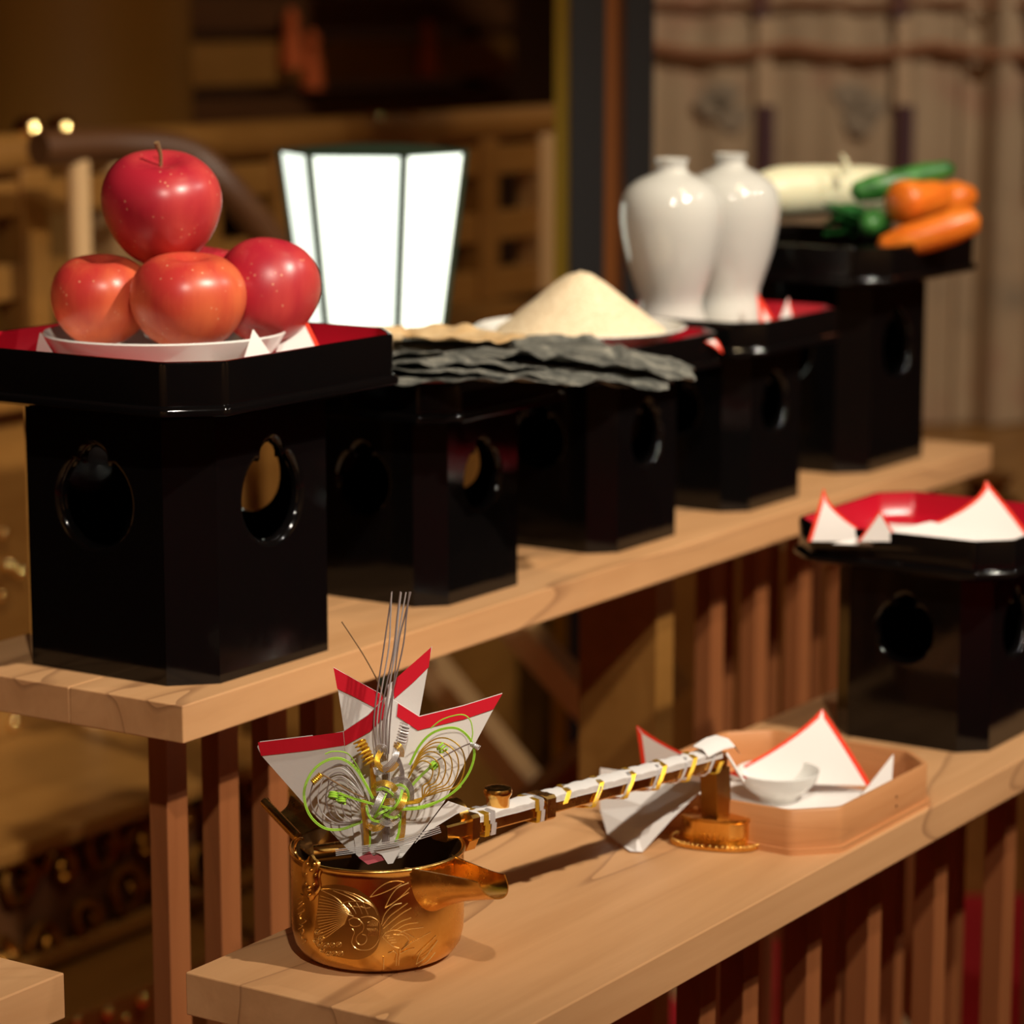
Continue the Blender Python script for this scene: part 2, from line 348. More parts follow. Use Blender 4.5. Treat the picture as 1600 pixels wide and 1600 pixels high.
S3, F3, T3 = make_stand(2.385, 1.485, Z1, False, 'small black lacquer stand under the heaped plate of rice')
S4, F4, T4 = make_stand(2.657, 1.488, Z1, False, 'small black lacquer stand under the two white vases')
S5, F5, T5 = make_stand(2.969, 1.517, Z1, True, 'large black lacquer stand holding carrots, radish and greens at the far end', 'lacquer')
S6, F6, T6 = make_stand(2.417, 1.104, Z2, False, 'black lacquer stand on the lower shelf at the right edge with red tray')

# ================================================================== PAPER HELPERS
def flap(mb, L, R, T, bw=.005, sagL=0, sagR=0, bulge=0, mi_red=1, n=8, thick=.0005, redL=True, redR=True):
    L, R, T = Vector(L), Vector(R), Vector(T); mid = (L+R)/2
    N = (R-L).cross(T-mid).normalized(); ax = (R-L).normalized()
    wl = (R-L).length
    rows = []
    for i in range(n+1):
        t = i/n*.985
        l = L.lerp(T, t)+ax*(sagL*4*t*(1-t))+N*(bulge*4*t*(1-t)); r = R.lerp(T, t)-ax*(sagR*4*t*(1-t))+N*(bulge*4*t*(1-t))
        d = (r-l).length; k = min(.5, bw/max(d, 1e-6))
        rows.append([l, l.lerp(r, k), r.lerp(l, k), r])
    for sgn in (0, 1):
        vs = [p+N*(thick*sgn) for rw in rows for p in rw]; fs = []; 
        for c in range(3):
            fs = [(i*4+c, i*4+c+1, (i+1)*4+c+1, (i+1)*4+c) for i in range(n)]
            red = (c == 0 and redL) or (c == 2 and redR)
            mb.add(vs, fs, mi_red if red else 0)
    return mb
def liner(center, z, half, ang, label, flaps, group='white paper liners'):
    root = empty('paper_liner', (center[0], center[1], z), label, 'paper', group)
    c, s = math.cos(ang), math.sin(ang); P = [Vector((center[0]+half*(u*c-v*s), center[1]+half*(u*s+v*c), z+.0006)) for u, v in ((-1, -1), (1, -1), (1, 1), (-1, 1))]
    MB().poly(P, (0, 0, .0006)).build('sheet', 'paper', root, smooth=False, loc=(center[0], center[1], z))
    for f in flaps:
        flap(MB(), *f[0], **f[1]).build('turned_up_corner', ['paper', 'vermilion_paper'], root, loc=(center[0], center[1], z), fix=False)
    return root

# ================================================================== STAND 1: APPLES
A0 = Vector((1.762, 1.4855, F1))
def offs(right, fwd, up=0): return RT*right+FW*fwd+ZU*up       # image-right, away, up
tip = onY(47, 512, 1.60)
liner((1.762, 1.4855), F1, .085, math.radians(12), 'white paper with vermilion edge under the plate of apples', [
    ((A0+offs(-.105, -.045), A0+offs(-.062, -.085), A0+offs(-.098, -.055, .043)), dict(redL=False, redR=False, bulge=.002)),
    ((A0+offs(.055, -.085), A0+offs(.098, -.055), A0+offs(.070, -.06, .046)), dict(redL=False, redR=False, bulge=.002)),
    ((A0+offs(.075, -.01), A0+offs(.128, .01), A0+offs(.098, .02, .062)), dict(redL=False, redR=True, bw=.004, bulge=.002))])
PC = A0+offs(-.006, -.002)
pl = MB().lathe([(.001, .006), (.05, .0058), (.056, .0022), (.064, .0022), (.068, .006), (.084, .016), (.096, .033), (.0985, .0372), (.0975, .0385), (.095, .0368), (.082, .0185), (.060, .0105), (.001, .0098)], PC, 64)
tag(pl.build('plate', 'porcelain', None, loc=PC, ang=60), 'round white porcelain plate under the red apples', 'plate')
def make_apple(c, r, m, label, tilt=(0, 0), squash=.92, stem=True, seed=1, taper=.10):
    root = empty('apple', c, label, 'apple', 'red apples on the plate')
    R = Matrix.Rotation(tilt[0], 3, 'X') @ Matrix.Rotation(tilt[1], 3, 'Y')
    mb = MB(); rings = []; seg = 40; n = 30
    for i in range(n+1):
        t = i/n; a = math.pi*t                       # 0 top ... pi bottom
        rr = math.sin(a)**.86; zz = math.cos(a)
        zz = zz*squash-.20*math.exp(-(rr/.30)**2)*(1 if t < .5 else -.75)+.02
        rr *= 1+taper*math.cos(a)*.9
        ring = []
        for k in range(seg):
            b = 2*math.pi*k/seg
            lob = 1+.022*math.cos(5*b+seed)*(.4+.6*t)+.018*math.sin(2*b+seed*2.1)
            p = Vector((rr*lob*math.cos(b), rr*lob*math.sin(b), zz))*r
            ring.append(Vector(c)+R@p)
        rings.append(ring)
    mb.rings(rings)
    mb.build('flesh', m, root, loc=c, ang=80)
    if stem:
        s0 = Vector(c)+R@Vector((0, 0, .66*r)); s1 = Vector(c)+R@Vector((0, .0, 1.0*r)); s2 = Vector(c)+R@Vector((-.06*r, .03*r, 1.24*r))
        MB().tube(smoothpath([s0, s1, s2], 5), lambda t: .0013+.0011*t*t, 7).build('stem', 'stem', root, loc=c)
    return root
def cat_at(px, py, dfwd):                             # point at pixel, on the upright plane through A0 moved away by dfwd
    r = ray(px, py); q = (A0+FW*dfwd-CP).dot(FW)/r.dot(FW); return CP+r*q
make_apple(cat_at(295, 472, -.034), .0460, M['apple_warm'], 'orange-red apple in front, at the middle of the plate', (.10, -.05), seed=1, squash=.86, stem=False)
make_apple(cat_at(158, 470, .000), .0405, M['apple_warm'], 'orange-red apple at the left end of the plate', (.1, -.1), seed=4, squash=.92, stem=False)
make_apple(cat_at(416, 460, .014), .0425, M['apple_dark'], 'dark crimson speckled apple on the right side of the plate', (-.30, .62), seed=2.2, squash=1.0, taper=.2)
make_apple(cat_at(318, 452, .068), .0405, M['apple_dark'], 'red apple at the back, almost hidden behind the others', (.1, .1), seed=3.4, stem=False)
make_apple(cat_at(252, 330, .012), .0475, M['apple_dark'], 'large crimson apple with a stem on top of the pile', (.20, -.22), squash=.99, seed=5.5, taper=.24)

# ================================================================== STAND 2: KELP AND SQUID
def kelp(name, c0, ang, ln, wd_, z, m, label, seed, amp=.006, ragged=.014, group=None, cat='dried kelp', nx=60, ny=18, droop=.0):
    mb = MB(); vs = []; o = Vector((c0[0], c0[1], z)); x0, x1, y0, y1 = -ln/2, ln/2, -wd_/2, wd_/2; ca, sa_ = math.cos(ang), math.sin(ang)
    for layer in (0, 1):
        for i in range(nx+1):
            u = i/nx; x = x0+(x1-x0)*u
            taper = min(1, .35+3*min(u, 1-u)) if ragged else 1
            e0 = ragged*noise.noise((x*22, seed, 0))+ragged*.5*noise.noise((x*70, seed, 3)); e1 = ragged*noise.noise((x*22, seed, 9))
            ym = (y0+y1)/2; h0 = (ym-y0)*taper+e0; h1 = (y1-ym)*taper+e1
            for j in range(ny+1):
                v = j/ny; y = ym-h0+(h0+h1)*v
                edge = abs(v-.5)*2
                zz = z+amp*noise.noise((x*9, y*26, seed))+amp*.7*(edge**3)*noise.noise((x*45, y*30, seed+5))+.003*noise.noise((x*60, y*60, seed))
                zz -= droop*max(0, (u-.6)/.4)**2
                xx = x+.006*noise.noise((y*40, seed, x*3)); vs.append((c0[0]+xx*ca-y*sa_, c0[1]+xx*sa_+y*ca, zz+layer*.0011))
    W = ny+1; N = (nx+1)*W; fs = []
    for i in range(nx):
        for j in range(ny):
            a = i*W+j; fs += [(a, a+1, a+W+1, a+W), (N+a, N+a+W, N+a+W+1, N+a+1)]
    for i in range(nx):
        a = i*W; fs.append((a, a+W, N+a+W, N+a)); a = i*W+ny; fs.append((a, N+a, N+a+W, a+W))
    for j in range(ny):
        fs.append((j, N+j, N+j+1, j+1)); a = nx*W+j; fs.append((a, a+1, N+a+1, N+a))
    mb.add(vs, fs)
    return tag(mb.build(name, m, None, loc=o, ang=60), label, cat, group)
KG = 'sheets of dried kelp'
KA = math.atan2(-.875, .48)
kelp('dried_kelp', (2.062, 1.435), KA+.10, .34, .22, T2+.003, 'kombu', 'lowest dried kelp sheet lying on the black tray rim', 1.0, group=KG, droop=.012)
kelp('dried_kelp', (2.082, 1.425), KA-.06, .38, .20, T2+.009, 'kombu', 'second dried kelp sheet with a drooping right end', 4.0, group=KG, droop=.022)
kelp('dried_kelp', (2.070, 1.470), KA+.02, .36, .20, T2+.014, 'kombu', 'grey rippled kelp sheet just under the topmost one', 7.0, group=KG, amp=.008, droop=.012)
kelp('dried_kelp', (2.095, 1.430), KA+.05, .42, .16, T2+.019, 'kombu', 'topmost grey dried kelp sheet, pointed at its right end', 11.0, group=KG, amp=.009, droop=.026)
sc = onz(716, 521, T2+.030)
sq = empty('dried_squid', (sc.x, sc.y, T2+.026), 'tan dried squid lying on the kelp in front of the lantern', 'dried squid')
o = kelp('mantle', (sc.x, sc.y), KA-.35, .12, .09, T2+.029, 'squid', None, 21.0, amp=.006, ragged=.008, cat=None); o.parent = sq; o.location = Vector(o.location)-Vector(sq.location)
for k in range(5):
    q = Vector((sc.x, sc.y, T2+.030))-RT*.05+FW*(.012*(k-2)); MB().tube(smoothpath([q, q-RT*.03+FW*.004*(k-2)+ZU*.002*(k % 2), q-RT*.06+FW*.006*(k-2)], 6), lambda t: .0045*(1-.7*t), 6).build('tentacle', 'squid', sq, loc=sq.location)

# ================================================================== STAND 3: RICE
R0 = Vector((2.378, 1.481, F3))
RP = R0+Vector((0, 0, .0))
rp = MB().lathe([(.001, .004), (.045, .004), (.050, 0), (.056, 0), (.060, .006), (.09, .022), (.1035, .033), (.105, .0345), (.1035, .0355), (.085, .0235), (.055, .011), (.001, .010)], RP, 64)
tag(rp.build('plate', 'porcelain', None, loc=RP, ang=60), 'wide white porcelain plate under the heap of rice', 'plate')
mb = MB(); rings = []
for i in range(25):
    t = i/24; r = .0005+.089*t
    h = .0270+.0690*(1-t)**1.0*(1-.10*math.exp(-(t/.1)**2))
    if t > .93: h -= (t-.93)*.10
    rings.append([RP+Vector((r*math.cos(2*math.pi*k/56), r*math.sin(2*math.pi*k/56), h+.0016*noise.noise((r*60*math.cos(k*.112), r*60*math.sin(k*.112), 2)))) for k in range(56)])
mb.rings(rings, True, True, True)
tag(mb.build('rice_heap', 'rice', None, loc=RP, ang=80), 'cone-shaped heap of cream-coloured rice on a white plate', 'rice', kind='stuff')
c3 = Vector((2.385, 1.485, T3))
liner((2.385, 1.485), F3, .062, .2, 'white paper with vermilion corner hanging over the tray rim under the rice', [
    ((c3+Vector((.045, -.095, -.003)), c3+Vector((.082, -.098, -.003)), c3+Vector((.074, -.120, -.020))), dict(bw=.004, bulge=-.004))])

# ================================================================== STAND 4: VASES
def make_vase(px, fwd, label):
    c = Vector((2.657, 1.488, F4+.0016))+FW*fwd; r = ray(px, 500); q = CP+r*((c-CP).dot(FW)/r.dot(FW)); b = Vector((q.x, q.y, F4+.0016))
    k = .000674; prof = [(57, 0), (58, 2), (58, 22), (56, 30), (51, 42), (49, 52), (50, 64), (55, 78), (62, 98), (70, 124), (77, 155), (81, 184), (80.5, 205), (76, 222), (67, 235), (52, 246), (36, 253), (27, 257), (24, 262), (23, 269), (25, 274), (27, 277), (26.5, 279), (21, 277), (18, 270), (15, 258)]
    mb = MB().lathe([(.001, .002), (50*k, .002)]+[(r*k, z*k) for r, z in prof], b, 64, cap1=True)
    return tag(mb.build('vase', 'vase', None, loc=b, ang=80), label, 'vase', 'white sake vases')
make_vase(1047, -.046, 'white porcelain vase with narrow neck, nearer the rice heap')
make_vase(1138, .046, 'white porcelain vase with narrow neck, nearer the carrots')
c4 = Vector((2.657, 1.488, F4))
liner((2.657, 1.488), F4, .065, .15, 'white paper with vermilion edge beneath the two white vases', [
    ((c4+offs(.050, -.030), c4+offs(.075, -.01), c4+offs(.046, -.01, .045)), dict(bw=.006)),
    ((c4+offs(.060, -.045), c4+offs(.092, -.02), c4+offs(.078, -.03, .042)), dict(bw=.003, redL=False))])

# ================================================================== STAND 5: VEGETABLES
def veg_point(px, py, dfwd):
    b = Vector((2.969, 1.517, 0))+FW*dfwd; r = ray(px, py); return CP+r*((b-CP).dot(FW)/r.dot(FW))
def root_veg(name, pts, prof, m, label, cat, group=None, sides=24):
    pts = smoothpath(pts, 10); n = len(pts)
    def rad(t):
        for (a, ra), (b, rb) in zip(prof, prof[1:]):
            if a <= t <= b: u = (t-a)/(b-a+1e-9); u = u*u*(3-2*u); return ra+(rb-ra)*u
        return prof[-1][1]
    root = empty(name, pts[n//2]-Vector((0, 0, rad(.5))), label, cat, group)
    MB().tube(pts, rad, sides).build('flesh', m, root, loc=pts[n//2], ang=80); return root, pts
rv, pp = root_veg('daikon_radish', [veg_point(1168, 305, .01), veg_point(1260, 298, .05), veg_point(1370, 298, .08), veg_point(1470, 308, .10)],
    [(0, .012), (.04, .024), (.2, .0305), (.6, .0290), (.85, .021), (.97, .008), (1, .002)], 'daikon', 'long white daikon radish lying at the back of the vegetable tray', 'radish')
MB().tube(smoothpath([veg_point(1318, 275, .02), veg_point(1322, 255, .02), veg_point(1314, 240, .02)], 5), lambda t: .006*(1-.8*t), 6).build('root_tip', 'daikon', rv, loc=rv.location)
CG = 'carrots on the vegetable tray'
cprof = [(0, .009), (.03, .020), (.12, .0255), (.5, .022), (.85, .014), (.97, .007), (1, .002)]
r_, pp = root_veg('carrot', [veg_point(1398, 318, -.075), veg_point(1450, 312, -.035), veg_point(1512, 303, .03)], cprof, 'carrot', 'thick carrot on top of the others, cut end facing the greens', 'carrot', CG)
r_, pp = root_veg('carrot', [veg_point(1372, 388, -.10), veg_point(1450, 367, -.105), veg_point(1530, 340, -.095)], [(0, .005), (.06, .013), (.3, .0185), (.7, .0195), (.93, .017), (.985, .010), (1, .003)], 'carrot', 'long slender carrot lying along the front rim of the vegetable tray', 'carrot', CG)
r_, pp = root_veg('carrot', [veg_point(1440, 330, -.02), veg_point(1490, 312, .0), veg_point(1522, 305, .02)], cprof, 'carrot', 'short carrot tip showing behind the thick carrot', 'carrot', CG)
kprof = [(0, .004), (.05, .012), (.3, .0155), (.7, .0145), (.95, .010), (1, .003)]
r_, pp = root_veg('cucumber', [veg_point(1330, 302, -.02), veg_point(1400, 285, -.01), veg_point(1490, 262, .02)], kprof, 'cucumber', 'green cucumber slanting up behind the carrots', 'cucumber')
r_, pp = root_veg('cucumber', [veg_point(1356, 352, -.085), veg_point(1372, 345, -.03), veg_point(1385, 335, .02)], kprof, 'cucumber', 'green cucumber seen end-on below the dark leaves', 'cucumber')
gr = empty('leafy_greens', veg_point(1330, 372, -.05), 'bunch of dark green leaves between the radish and the carrots', 'greens')
for k in range(16):
    a = veg_point(1385-random.random()*30, 345+random.random()*22, -.05+random.random()*.03); b = veg_point(1284+random.random()*55, 318+random.random()*55, -.075+random.random()*.06)
    mid = (a+b)/2+Vector((0, 0, .012*random.random())); side = (b-a).cross(Vector((random.uniform(-.6, .6), random.uniform(-.6, .6), 1))).normalized()
    pth = smoothpath([a, mid, b], 5); n = len(pth); mb = MB(); vs = []
    for i, q in enumerate(pth):
        wd = .010*math.sin(math.pi*min(1, .08+i/(n-1)*.92))**.8
        vs += [q-side*wd, q+Vector((0, 0, -.003)), q+side*wd]
    vs += [Vector(v)+Vector((0, 0, .0008)) for v in vs]; fs = []
    for i in range(n-1):
        for j in range(2): a0 = i*3+j; fs += [(a0, a0+1, a0+4, a0+3), (3*n+a0, 3*n+a0+3, 3*n+a0+4, 3*n+a0+1)]
    mb.add(vs, fs).build('leaf', 'leaf', gr, loc=gr.location, fix=False)

# ================================================================== STAND 6: EMPTY TRAY WITH PAPER
c6 = Vector((2.417, 1.104, F6))
def s6(px, py, dfwd):
    r = ray(px, py); return CP+r*((c6+FW*dfwd).dot(FW)/r.dot(FW))
liner((2.417, 1.104), F6, .078, .25, 'white paper with vermilion edges in the empty red tray at the right', [
    ((s6(1262, 846, -.075), s6(1378, 846, -.07), s6(1287, 762, -.06)), dict(bw=.0035, sagR=.012, bulge=.002)),
    ((s6(1340, 846, -.09), s6(1405, 846, -.09), s6(1375, 796, -.088)), dict(bw=.0025)),
    ((s6(1300, 850, -.080), s6(1600, 862, -.085), s6(1455, 815, -.06)), dict(bw=.0005, redL=False, redR=False)),
    ((s6(1380, 846, -.02), s6(1625, 860, -.02), s6(1540, 750, .01)), dict(bw=.0045, sagL=.022, bulge=.003))])

# ================================================================== SMALL WOODEN TRAY WITH CUP
TX, TY = 2.0845, 1.0965
tr = empty('wooden_tray', (TX, TY, Z2), 'small cut-corner wooden tray holding paper and a white cup', 'tray')
O = Vector((TX, TY, Z2))
def oring(wd, z, c=.030): return [O+Vector((p.x, p.y, z)) for p in octo(wd, c, .006, 4, wd-.0125)]
MB().rings([oring(.1150, 0), oring(.1150, .005)]).build('base_board', 'tray_wood', tr, loc=O, ang=50)
MB().rings([oring(.1125, .005), oring(.1125, .036), oring(.1120, .0368), oring(.1090, .0368), oring(.1085, .036), oring(.1085, .0052)], True, False, False).build('rim', 'tray_wood', tr, loc=O, ang=50)
for z in (.015, .022): MB().lathe([(.0012, 0), (.0012, .0004)], (0, 0, 0), 8).build('peg_hole', 'altar_dark', tr, loc=(0, 0, 0))
for ch, z in zip([c for c in tr.children if c.name.startswith('peg_hole')], (.014, .022)):
    ch.location = (.02, -.1001, z); ch.rotation_euler = (math.pi/2, 0, 0)
zf = Z2+.0052
def tp(px, py, dfwd): r = ray(px, py); return CP+r*((O+FW*dfwd).dot(FW)/r.dot(FW))
lt = liner((TX, TY), zf, .074, .0, 'white paper with vermilion edges spread over the small wooden tray', [
    ((tp(1112, 1222, .02), tp(1362, 1228, .03), tp(1285, 1107, .06)), dict(bw=.005, sagL=.010, bulge=.003)),
    ((onX(1010, 1250, 1.992), onX(1170, 1215, 2.01), onX(994, 1132, 1.985)), dict(bw=.004, sagR=.008)),
    ((tp(1330, 1262, -.01), tp(1392, 1235, .01), tp(1396, 1178, .02)), dict(bw=.001, redL=False, redR=False))])
# the fourth corner droops over the tray edge down to the board
mb = MB()
LP = [(938, 1200), (936, 1236), (938, 1266), (949, 1304), (985, 1330)]; RP_ = [(1114, 1225), (1110, 1222), (1085, 1246), (1050, 1280), (1004, 1331)]
dr = []
for (a, b), (c, d), X, bg in zip(LP, RP_, (1.968, 1.962, 1.952, 1.928, 1.906), (0, .003, -.006, -.006, 0)):
    p, q = onX(a, b, X), onX(c, d, X+.004); dr.append([p, p.lerp(q, .5)+Vector((bg, 0, 0)), q])
for sg in (0, 1):
    vs = [p+FW*(.0006*sg) for rw in dr for p in rw]; fs = [(i*3+j, i*3+j+1, (i+1)*3+j+1, (i+1)*3+j) for i in range(4) for j in range(2)]
    mb.add(vs, fs)
o = mb.build('drooping_corner', 'paper', lt, loc=lt.location, smooth=False, fix=False)
cc = onz(1215, 1250, zf+.001); cc.z = zf+.0014
tag(MB().lathe([(.001, .003), (.013, .003), (.0145, 0), (.017, 0), (.0175, .004), (.027, .011), (.0335, .019), (.0355, .0245), (.0362, .026), (.0352, .0264), (.032, .0205), (.024, .0125), (.001, .0075)], cc, 56).build('sake_cup', 'porcelain', None, loc=cc, ang=70),
    'small white porcelain sake cup on paper in the wooden tray', 'cup')

# ================================================================== GOLD KETTLE
KX, KY, KR, KH = 1.598, 1.166, .0625, .079
K0 = Vector((KX, KY, Z2))
HD = Vector((.977, -.213, 0)); HS = Vector((-.213, -.977, 0))       # handle direction, spout direction
kt = empty('sake_kettle', K0, 'gold long-handled sake kettle engraved with a crane on the lower shelf', 'kettle')
body = MB().lathe([(.001, .0008), (.046, 0), (.051, .0012), (.056, .0045), (.0600, .0105), (.0620, .019), (KR, .028), (KR, KH-.006), (KR-.0004, KH-.003), (KR+.0012, KH-.0018), (KR+.0014, KH), (KR-.0002, KH+.0008), (KR-.0016, KH)], K0, 96, True, False)
bo = body.build('body', 'gold', kt, loc=K0, ang=70)
MB().lathe([(KR-.0016, KH), (KR-.002, KH-.004), (KR-.0022, .02), (.055, .008), (.001, .004)], K0, 64, False, True).build('interior', 'gold_inside', kt, loc=K0)
def oncyl(px, py, r=KR+.0002):
    d = ray(px, py); ox, oy = -KX, -KY; a = d.x*d.x+d.y*d.y; b = 2*(ox*d.x+oy*d.y); c = ox*ox+oy*oy-r*r
    q = b*b-4*a*c
    if q < 0: q = 0
    return CP+d*((-b-math.sqrt(q))/2/a)
ZO = (440, 1340, 5.333)
def zc(p, o): return (o[0]+p[0]/o[2], o[1]+p[1]/o[2])
etch = [
 [(560, 520), (600, 500), (650, 520), (655, 560), (610, 575), (570, 560), (560, 520)],
 [(585, 590), (605, 620), (590, 670), (585, 710), (610, 750), (660, 770), (730, 765), (780, 730), (810, 680)],
 [(650, 520), (680, 560), (675, 610), (630, 650), (620, 690), (650, 725), (690, 715), (710, 680), (700, 650), (670, 640)],
 [(660, 500), (720, 490), (780, 510), (815, 550), (815, 620), (810, 680)],
 [(310, 265), (420, 262), (560, 290), (680, 340), (760, 400), (800, 480)],
 [(330, 270), (430, 320), (500, 380), (540, 460), (600, 490)], [(500, 380), (560, 365), (640, 365), (710, 380), (770, 420), (800, 480)],
 [(430, 275), (540, 320), (620, 365)], [(520, 285), (610, 325), (690, 375)], [(600, 300), (670, 335), (740, 395)],
 [(510, 390), (560, 440), (580, 470)], [(560, 380), (600, 430), (620, 470)], [(620, 375), (650, 420), (670, 470)], [(680, 385), (700, 430), (720, 475)],
 [(545, 400), (580, 410), (610, 400)], [(600, 405), (640, 412), (670, 402)], [(660, 408), (700, 420), (740, 415)],
 [(735, 330), (800, 260), (880, 210), (960, 195), (1020, 205)], [(735, 330), (830, 300), (920, 260), (1000, 215)],
 [(860, 420), (910, 320), (970, 250), (1060, 210)], [(860, 420), (940, 370), (1010, 310), (1070, 250)], [(900, 400), (980, 340), (1060, 290)],
 [(830, 560), (860, 470), (930, 400), (1000, 380)], [(840, 570), (900, 490), (980, 430), (1050, 380)], [(850, 590), (930, 520), (1010, 460), (1080, 420)],
 [(900, 600), (980, 540), (1080, 500)], [(940, 610), (1030, 560), (1140, 540)], [(960, 640), (1050, 600), (1180, 580)],
 [(840, 660), (870, 625), (930, 605), (1000, 615), (1060, 640), (1100, 665)], [(840, 660), (880, 700), (930, 740), (980, 755)],
 [(860, 650), (900, 650)], [(880, 670), (930, 665)], [(890, 690), (950, 685)], [(910, 710), (960, 705)], [(930, 640), (980, 645)],
 [(980, 640), (1030, 650), (1060, 690), (1030, 730)], [(1000, 770), (1060, 720), (1150, 670), (1240, 620)], [(990, 800), (1050, 770), (1110, 755)],
 [(850, 840), (850, 930)], [(890, 800), (930, 780), (960, 800)], [(960, 800), (955, 900)], [(985, 760), (975, 900)],
 [(1120, 890), (1150, 800), (1220, 720), (1290, 650)], [(1120, 890), (1190, 840), (1250, 760), (1300, 690)], [(1140, 910), (1220, 860), (1280, 790)],
]
for k in range(15):
    S, E_ = (565-3*k, 455+7*k), (292+5*abs(k-6), 320+26*k); q = .5
    etch.append([S, ((S[0]*2+E_[0])/3, (S[1]*2+E_[1])/3-26+2*k), ((S[0]+E_[0]*2)/3, (S[1]+E_[1]*2)/3-22+2*k), E_])
for k in range(7):
    etch.append([(720+k*13, 520+abs(k-3)*6), (725+k*12, 545), (715+k*13, 570)]); etch.append([(712+k*13, 590), (730+k*12, 615), (722+k*12, 650)])
for cx_, cy_ in ((300, 620), (330, 670), (285, 690), (370, 730), (420, 730), (475, 725), (340, 770), (390, 800), (440, 800), (490, 800), (320, 720)):
    etch.append([(cx_+22*math.cos(a*.7), cy_+20*math.sin(a*.7)) for a in range(10)]); etch.append([(cx_+9*math.cos(a*.9), cy_+8*math.sin(a*.9)) for a in range(8)])
for k in range(10): etch.append([(130+random.random()*60, 300+k*42), (150+random.random()*60, 320+k*42), (130+random.random()*50, 345+k*42)])
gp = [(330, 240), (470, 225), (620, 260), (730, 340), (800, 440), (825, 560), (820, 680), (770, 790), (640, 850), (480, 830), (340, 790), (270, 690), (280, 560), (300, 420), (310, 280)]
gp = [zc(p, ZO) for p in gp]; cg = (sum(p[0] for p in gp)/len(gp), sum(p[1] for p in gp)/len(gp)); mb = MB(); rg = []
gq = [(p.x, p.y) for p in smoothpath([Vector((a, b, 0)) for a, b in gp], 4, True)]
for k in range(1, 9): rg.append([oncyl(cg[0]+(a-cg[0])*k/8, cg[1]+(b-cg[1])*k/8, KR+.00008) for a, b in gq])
mb.rings(rg, True, True, False).build('reflection_patch', 'gold_dark_reflection', bo, loc=K0)  # dark patch painted in place of a reflection around the crane
mb = MB()
for ln in etch:
    P = [oncyl(*zc(p, ZO)) for p in ln]
    mb.tube(smoothpath(P, 4), .00033, 5)
en = mb.build('engraving', 'gold_etch', bo, loc=K0); en['label'] = 'engraved crane, feathers and grasses'
# spouts: open troughs on both sides
def trough(name, d, st, length, w0, w1, d0, d1, z0, z1, lip):
    d = d.normalized(); sd = Vector((d.y, -d.x, 0)); mb = MB(); inn = []; n = 18; segs = 20
    for i in range(n+1):
        t = i/n; e = t**.75; fl = max(0, (t-.75)/.25)**2
        c = K0+d*(st+length*t)+ZU*(z0+(z1-z0)*t); wd = w0+(w1-w0)*e+.002*fl; dp = d0+(d1-d0)*e; rin = []; rout = []
        for k in range(segs+1):
            a = -math.pi/2+math.pi*k/segs; ext = d*(lip*max(0, t-.6)/.4*math.cos(a))
            v = lambda s_: sd*math.sin(a)*(wd-s_)-ZU*(math.cos(a)**.8 if math.cos(a) > 0 else 0)*(dp-s_)
            rin.append(c+v(.0011)+ext); rout.append(c+v(0)+ext)
        inn.append(rin+list(reversed(rout)))
    mb.rings(inn, True, True, True); return mb.build(name, 'gold', bo, loc=K0, ang=45)
trough('spout', HS, KR-.008, .064, .0230, .0115, .041, .0125, KH+.0005, KH+.002, .010)
secA = [((460, 1306), 2.072), ((463, 1318), 2.070), ((488, 1338), 2.074), ((520, 1330), 2.082), ((536, 1314), 2.086)]      # at the rim
secB = [((418, 1246), 2.118), ((408, 1258), 2.114), ((428, 1274), 2.118), ((448, 1262), 2.126), ((456, 1242), 2.130)]      # at the tip
rs = []
for i in range(9):
    t = i/8; P = smoothpath([at(a[0]+(b[0]-a[0])*t, a[1]+(b[1]-a[1])*t, da+(db-da)*t) for (a, da), (b, db) in zip(secA, secB)], 6)
    cen = sum(P, Vector())/len(P); rs.append([cen+(p-cen)*.93+ZU*.0003 for p in P]+list(reversed(P)))
MB().rings(rs, True, True, True).build('spout', 'gold', bo, loc=K0, ang=45)
MB().tube([at(413, 1253, 2.110), at(440, 1281, 2.090), at(466, 1308, 2.068)], .0034, 14).build('rolled_edge', 'gold', bo, loc=K0)
# lug, medallion
lug = K0-HS*.050-HD*.012
pa = at(492, 1334, 2.06); pb = at(548, 1326, 2.06)
MB().tube([pa, pa.lerp(pb, .5), pb], .0066, 20).build('hinge_barrel', 'gold', bo, loc=K0, ang=40)
md_ = [oncyl(485+14*math.sin(a)*(1+.12*math.cos(6*a)), 1372-34*math.cos(a)*(1+.06*math.cos(8*a)), KR+.0014) for a in [2*math.pi*k/36 for k in range(36)]]
mb = MB(); cmid = sum((Vector(p) for p in md_), Vector())/36; outw = Vector((cmid.x-KX, cmid.y-KY, 0)).normalized()
mb.rings([[p-outw*.0022 for p in md_], md_, [cmid+(p-cmid)*.8+outw*.0012 for p in md_], [cmid+(p-cmid)*.4+outw*.0022 for p in md_]])
me_ = mb.build('medallion', 'gold', bo, loc=K0, ang=60)
mb = MB()
for px, py, s in ((483, 1388, .0022), (480, 1350, .0012), (491, 1350, .0012), (478, 1366, .0011), (493, 1367, .0011), (486, 1360, .0014), (483, 1399, .0013), (478, 1381, .0011), (490, 1382, .0011)):
    c = oncyl(px, py, KR+.0032); mb.lathe([(s*math.sin(a), -s*math.cos(a)) for a in [math.pi*k/8 for k in range(9)]], c, 10)
mb.build('boss', 'gold', me_, loc=K0)
ringp = [oncyl(470+9*math.cos(a), 1326+16*math.sin(a), KR+.002) for a in [math.pi*.55+k*.26 for k in range(14)]]
MB().tube(ringp, .0011, 8).build('hinge_loop', 'gold', bo, loc=K0)
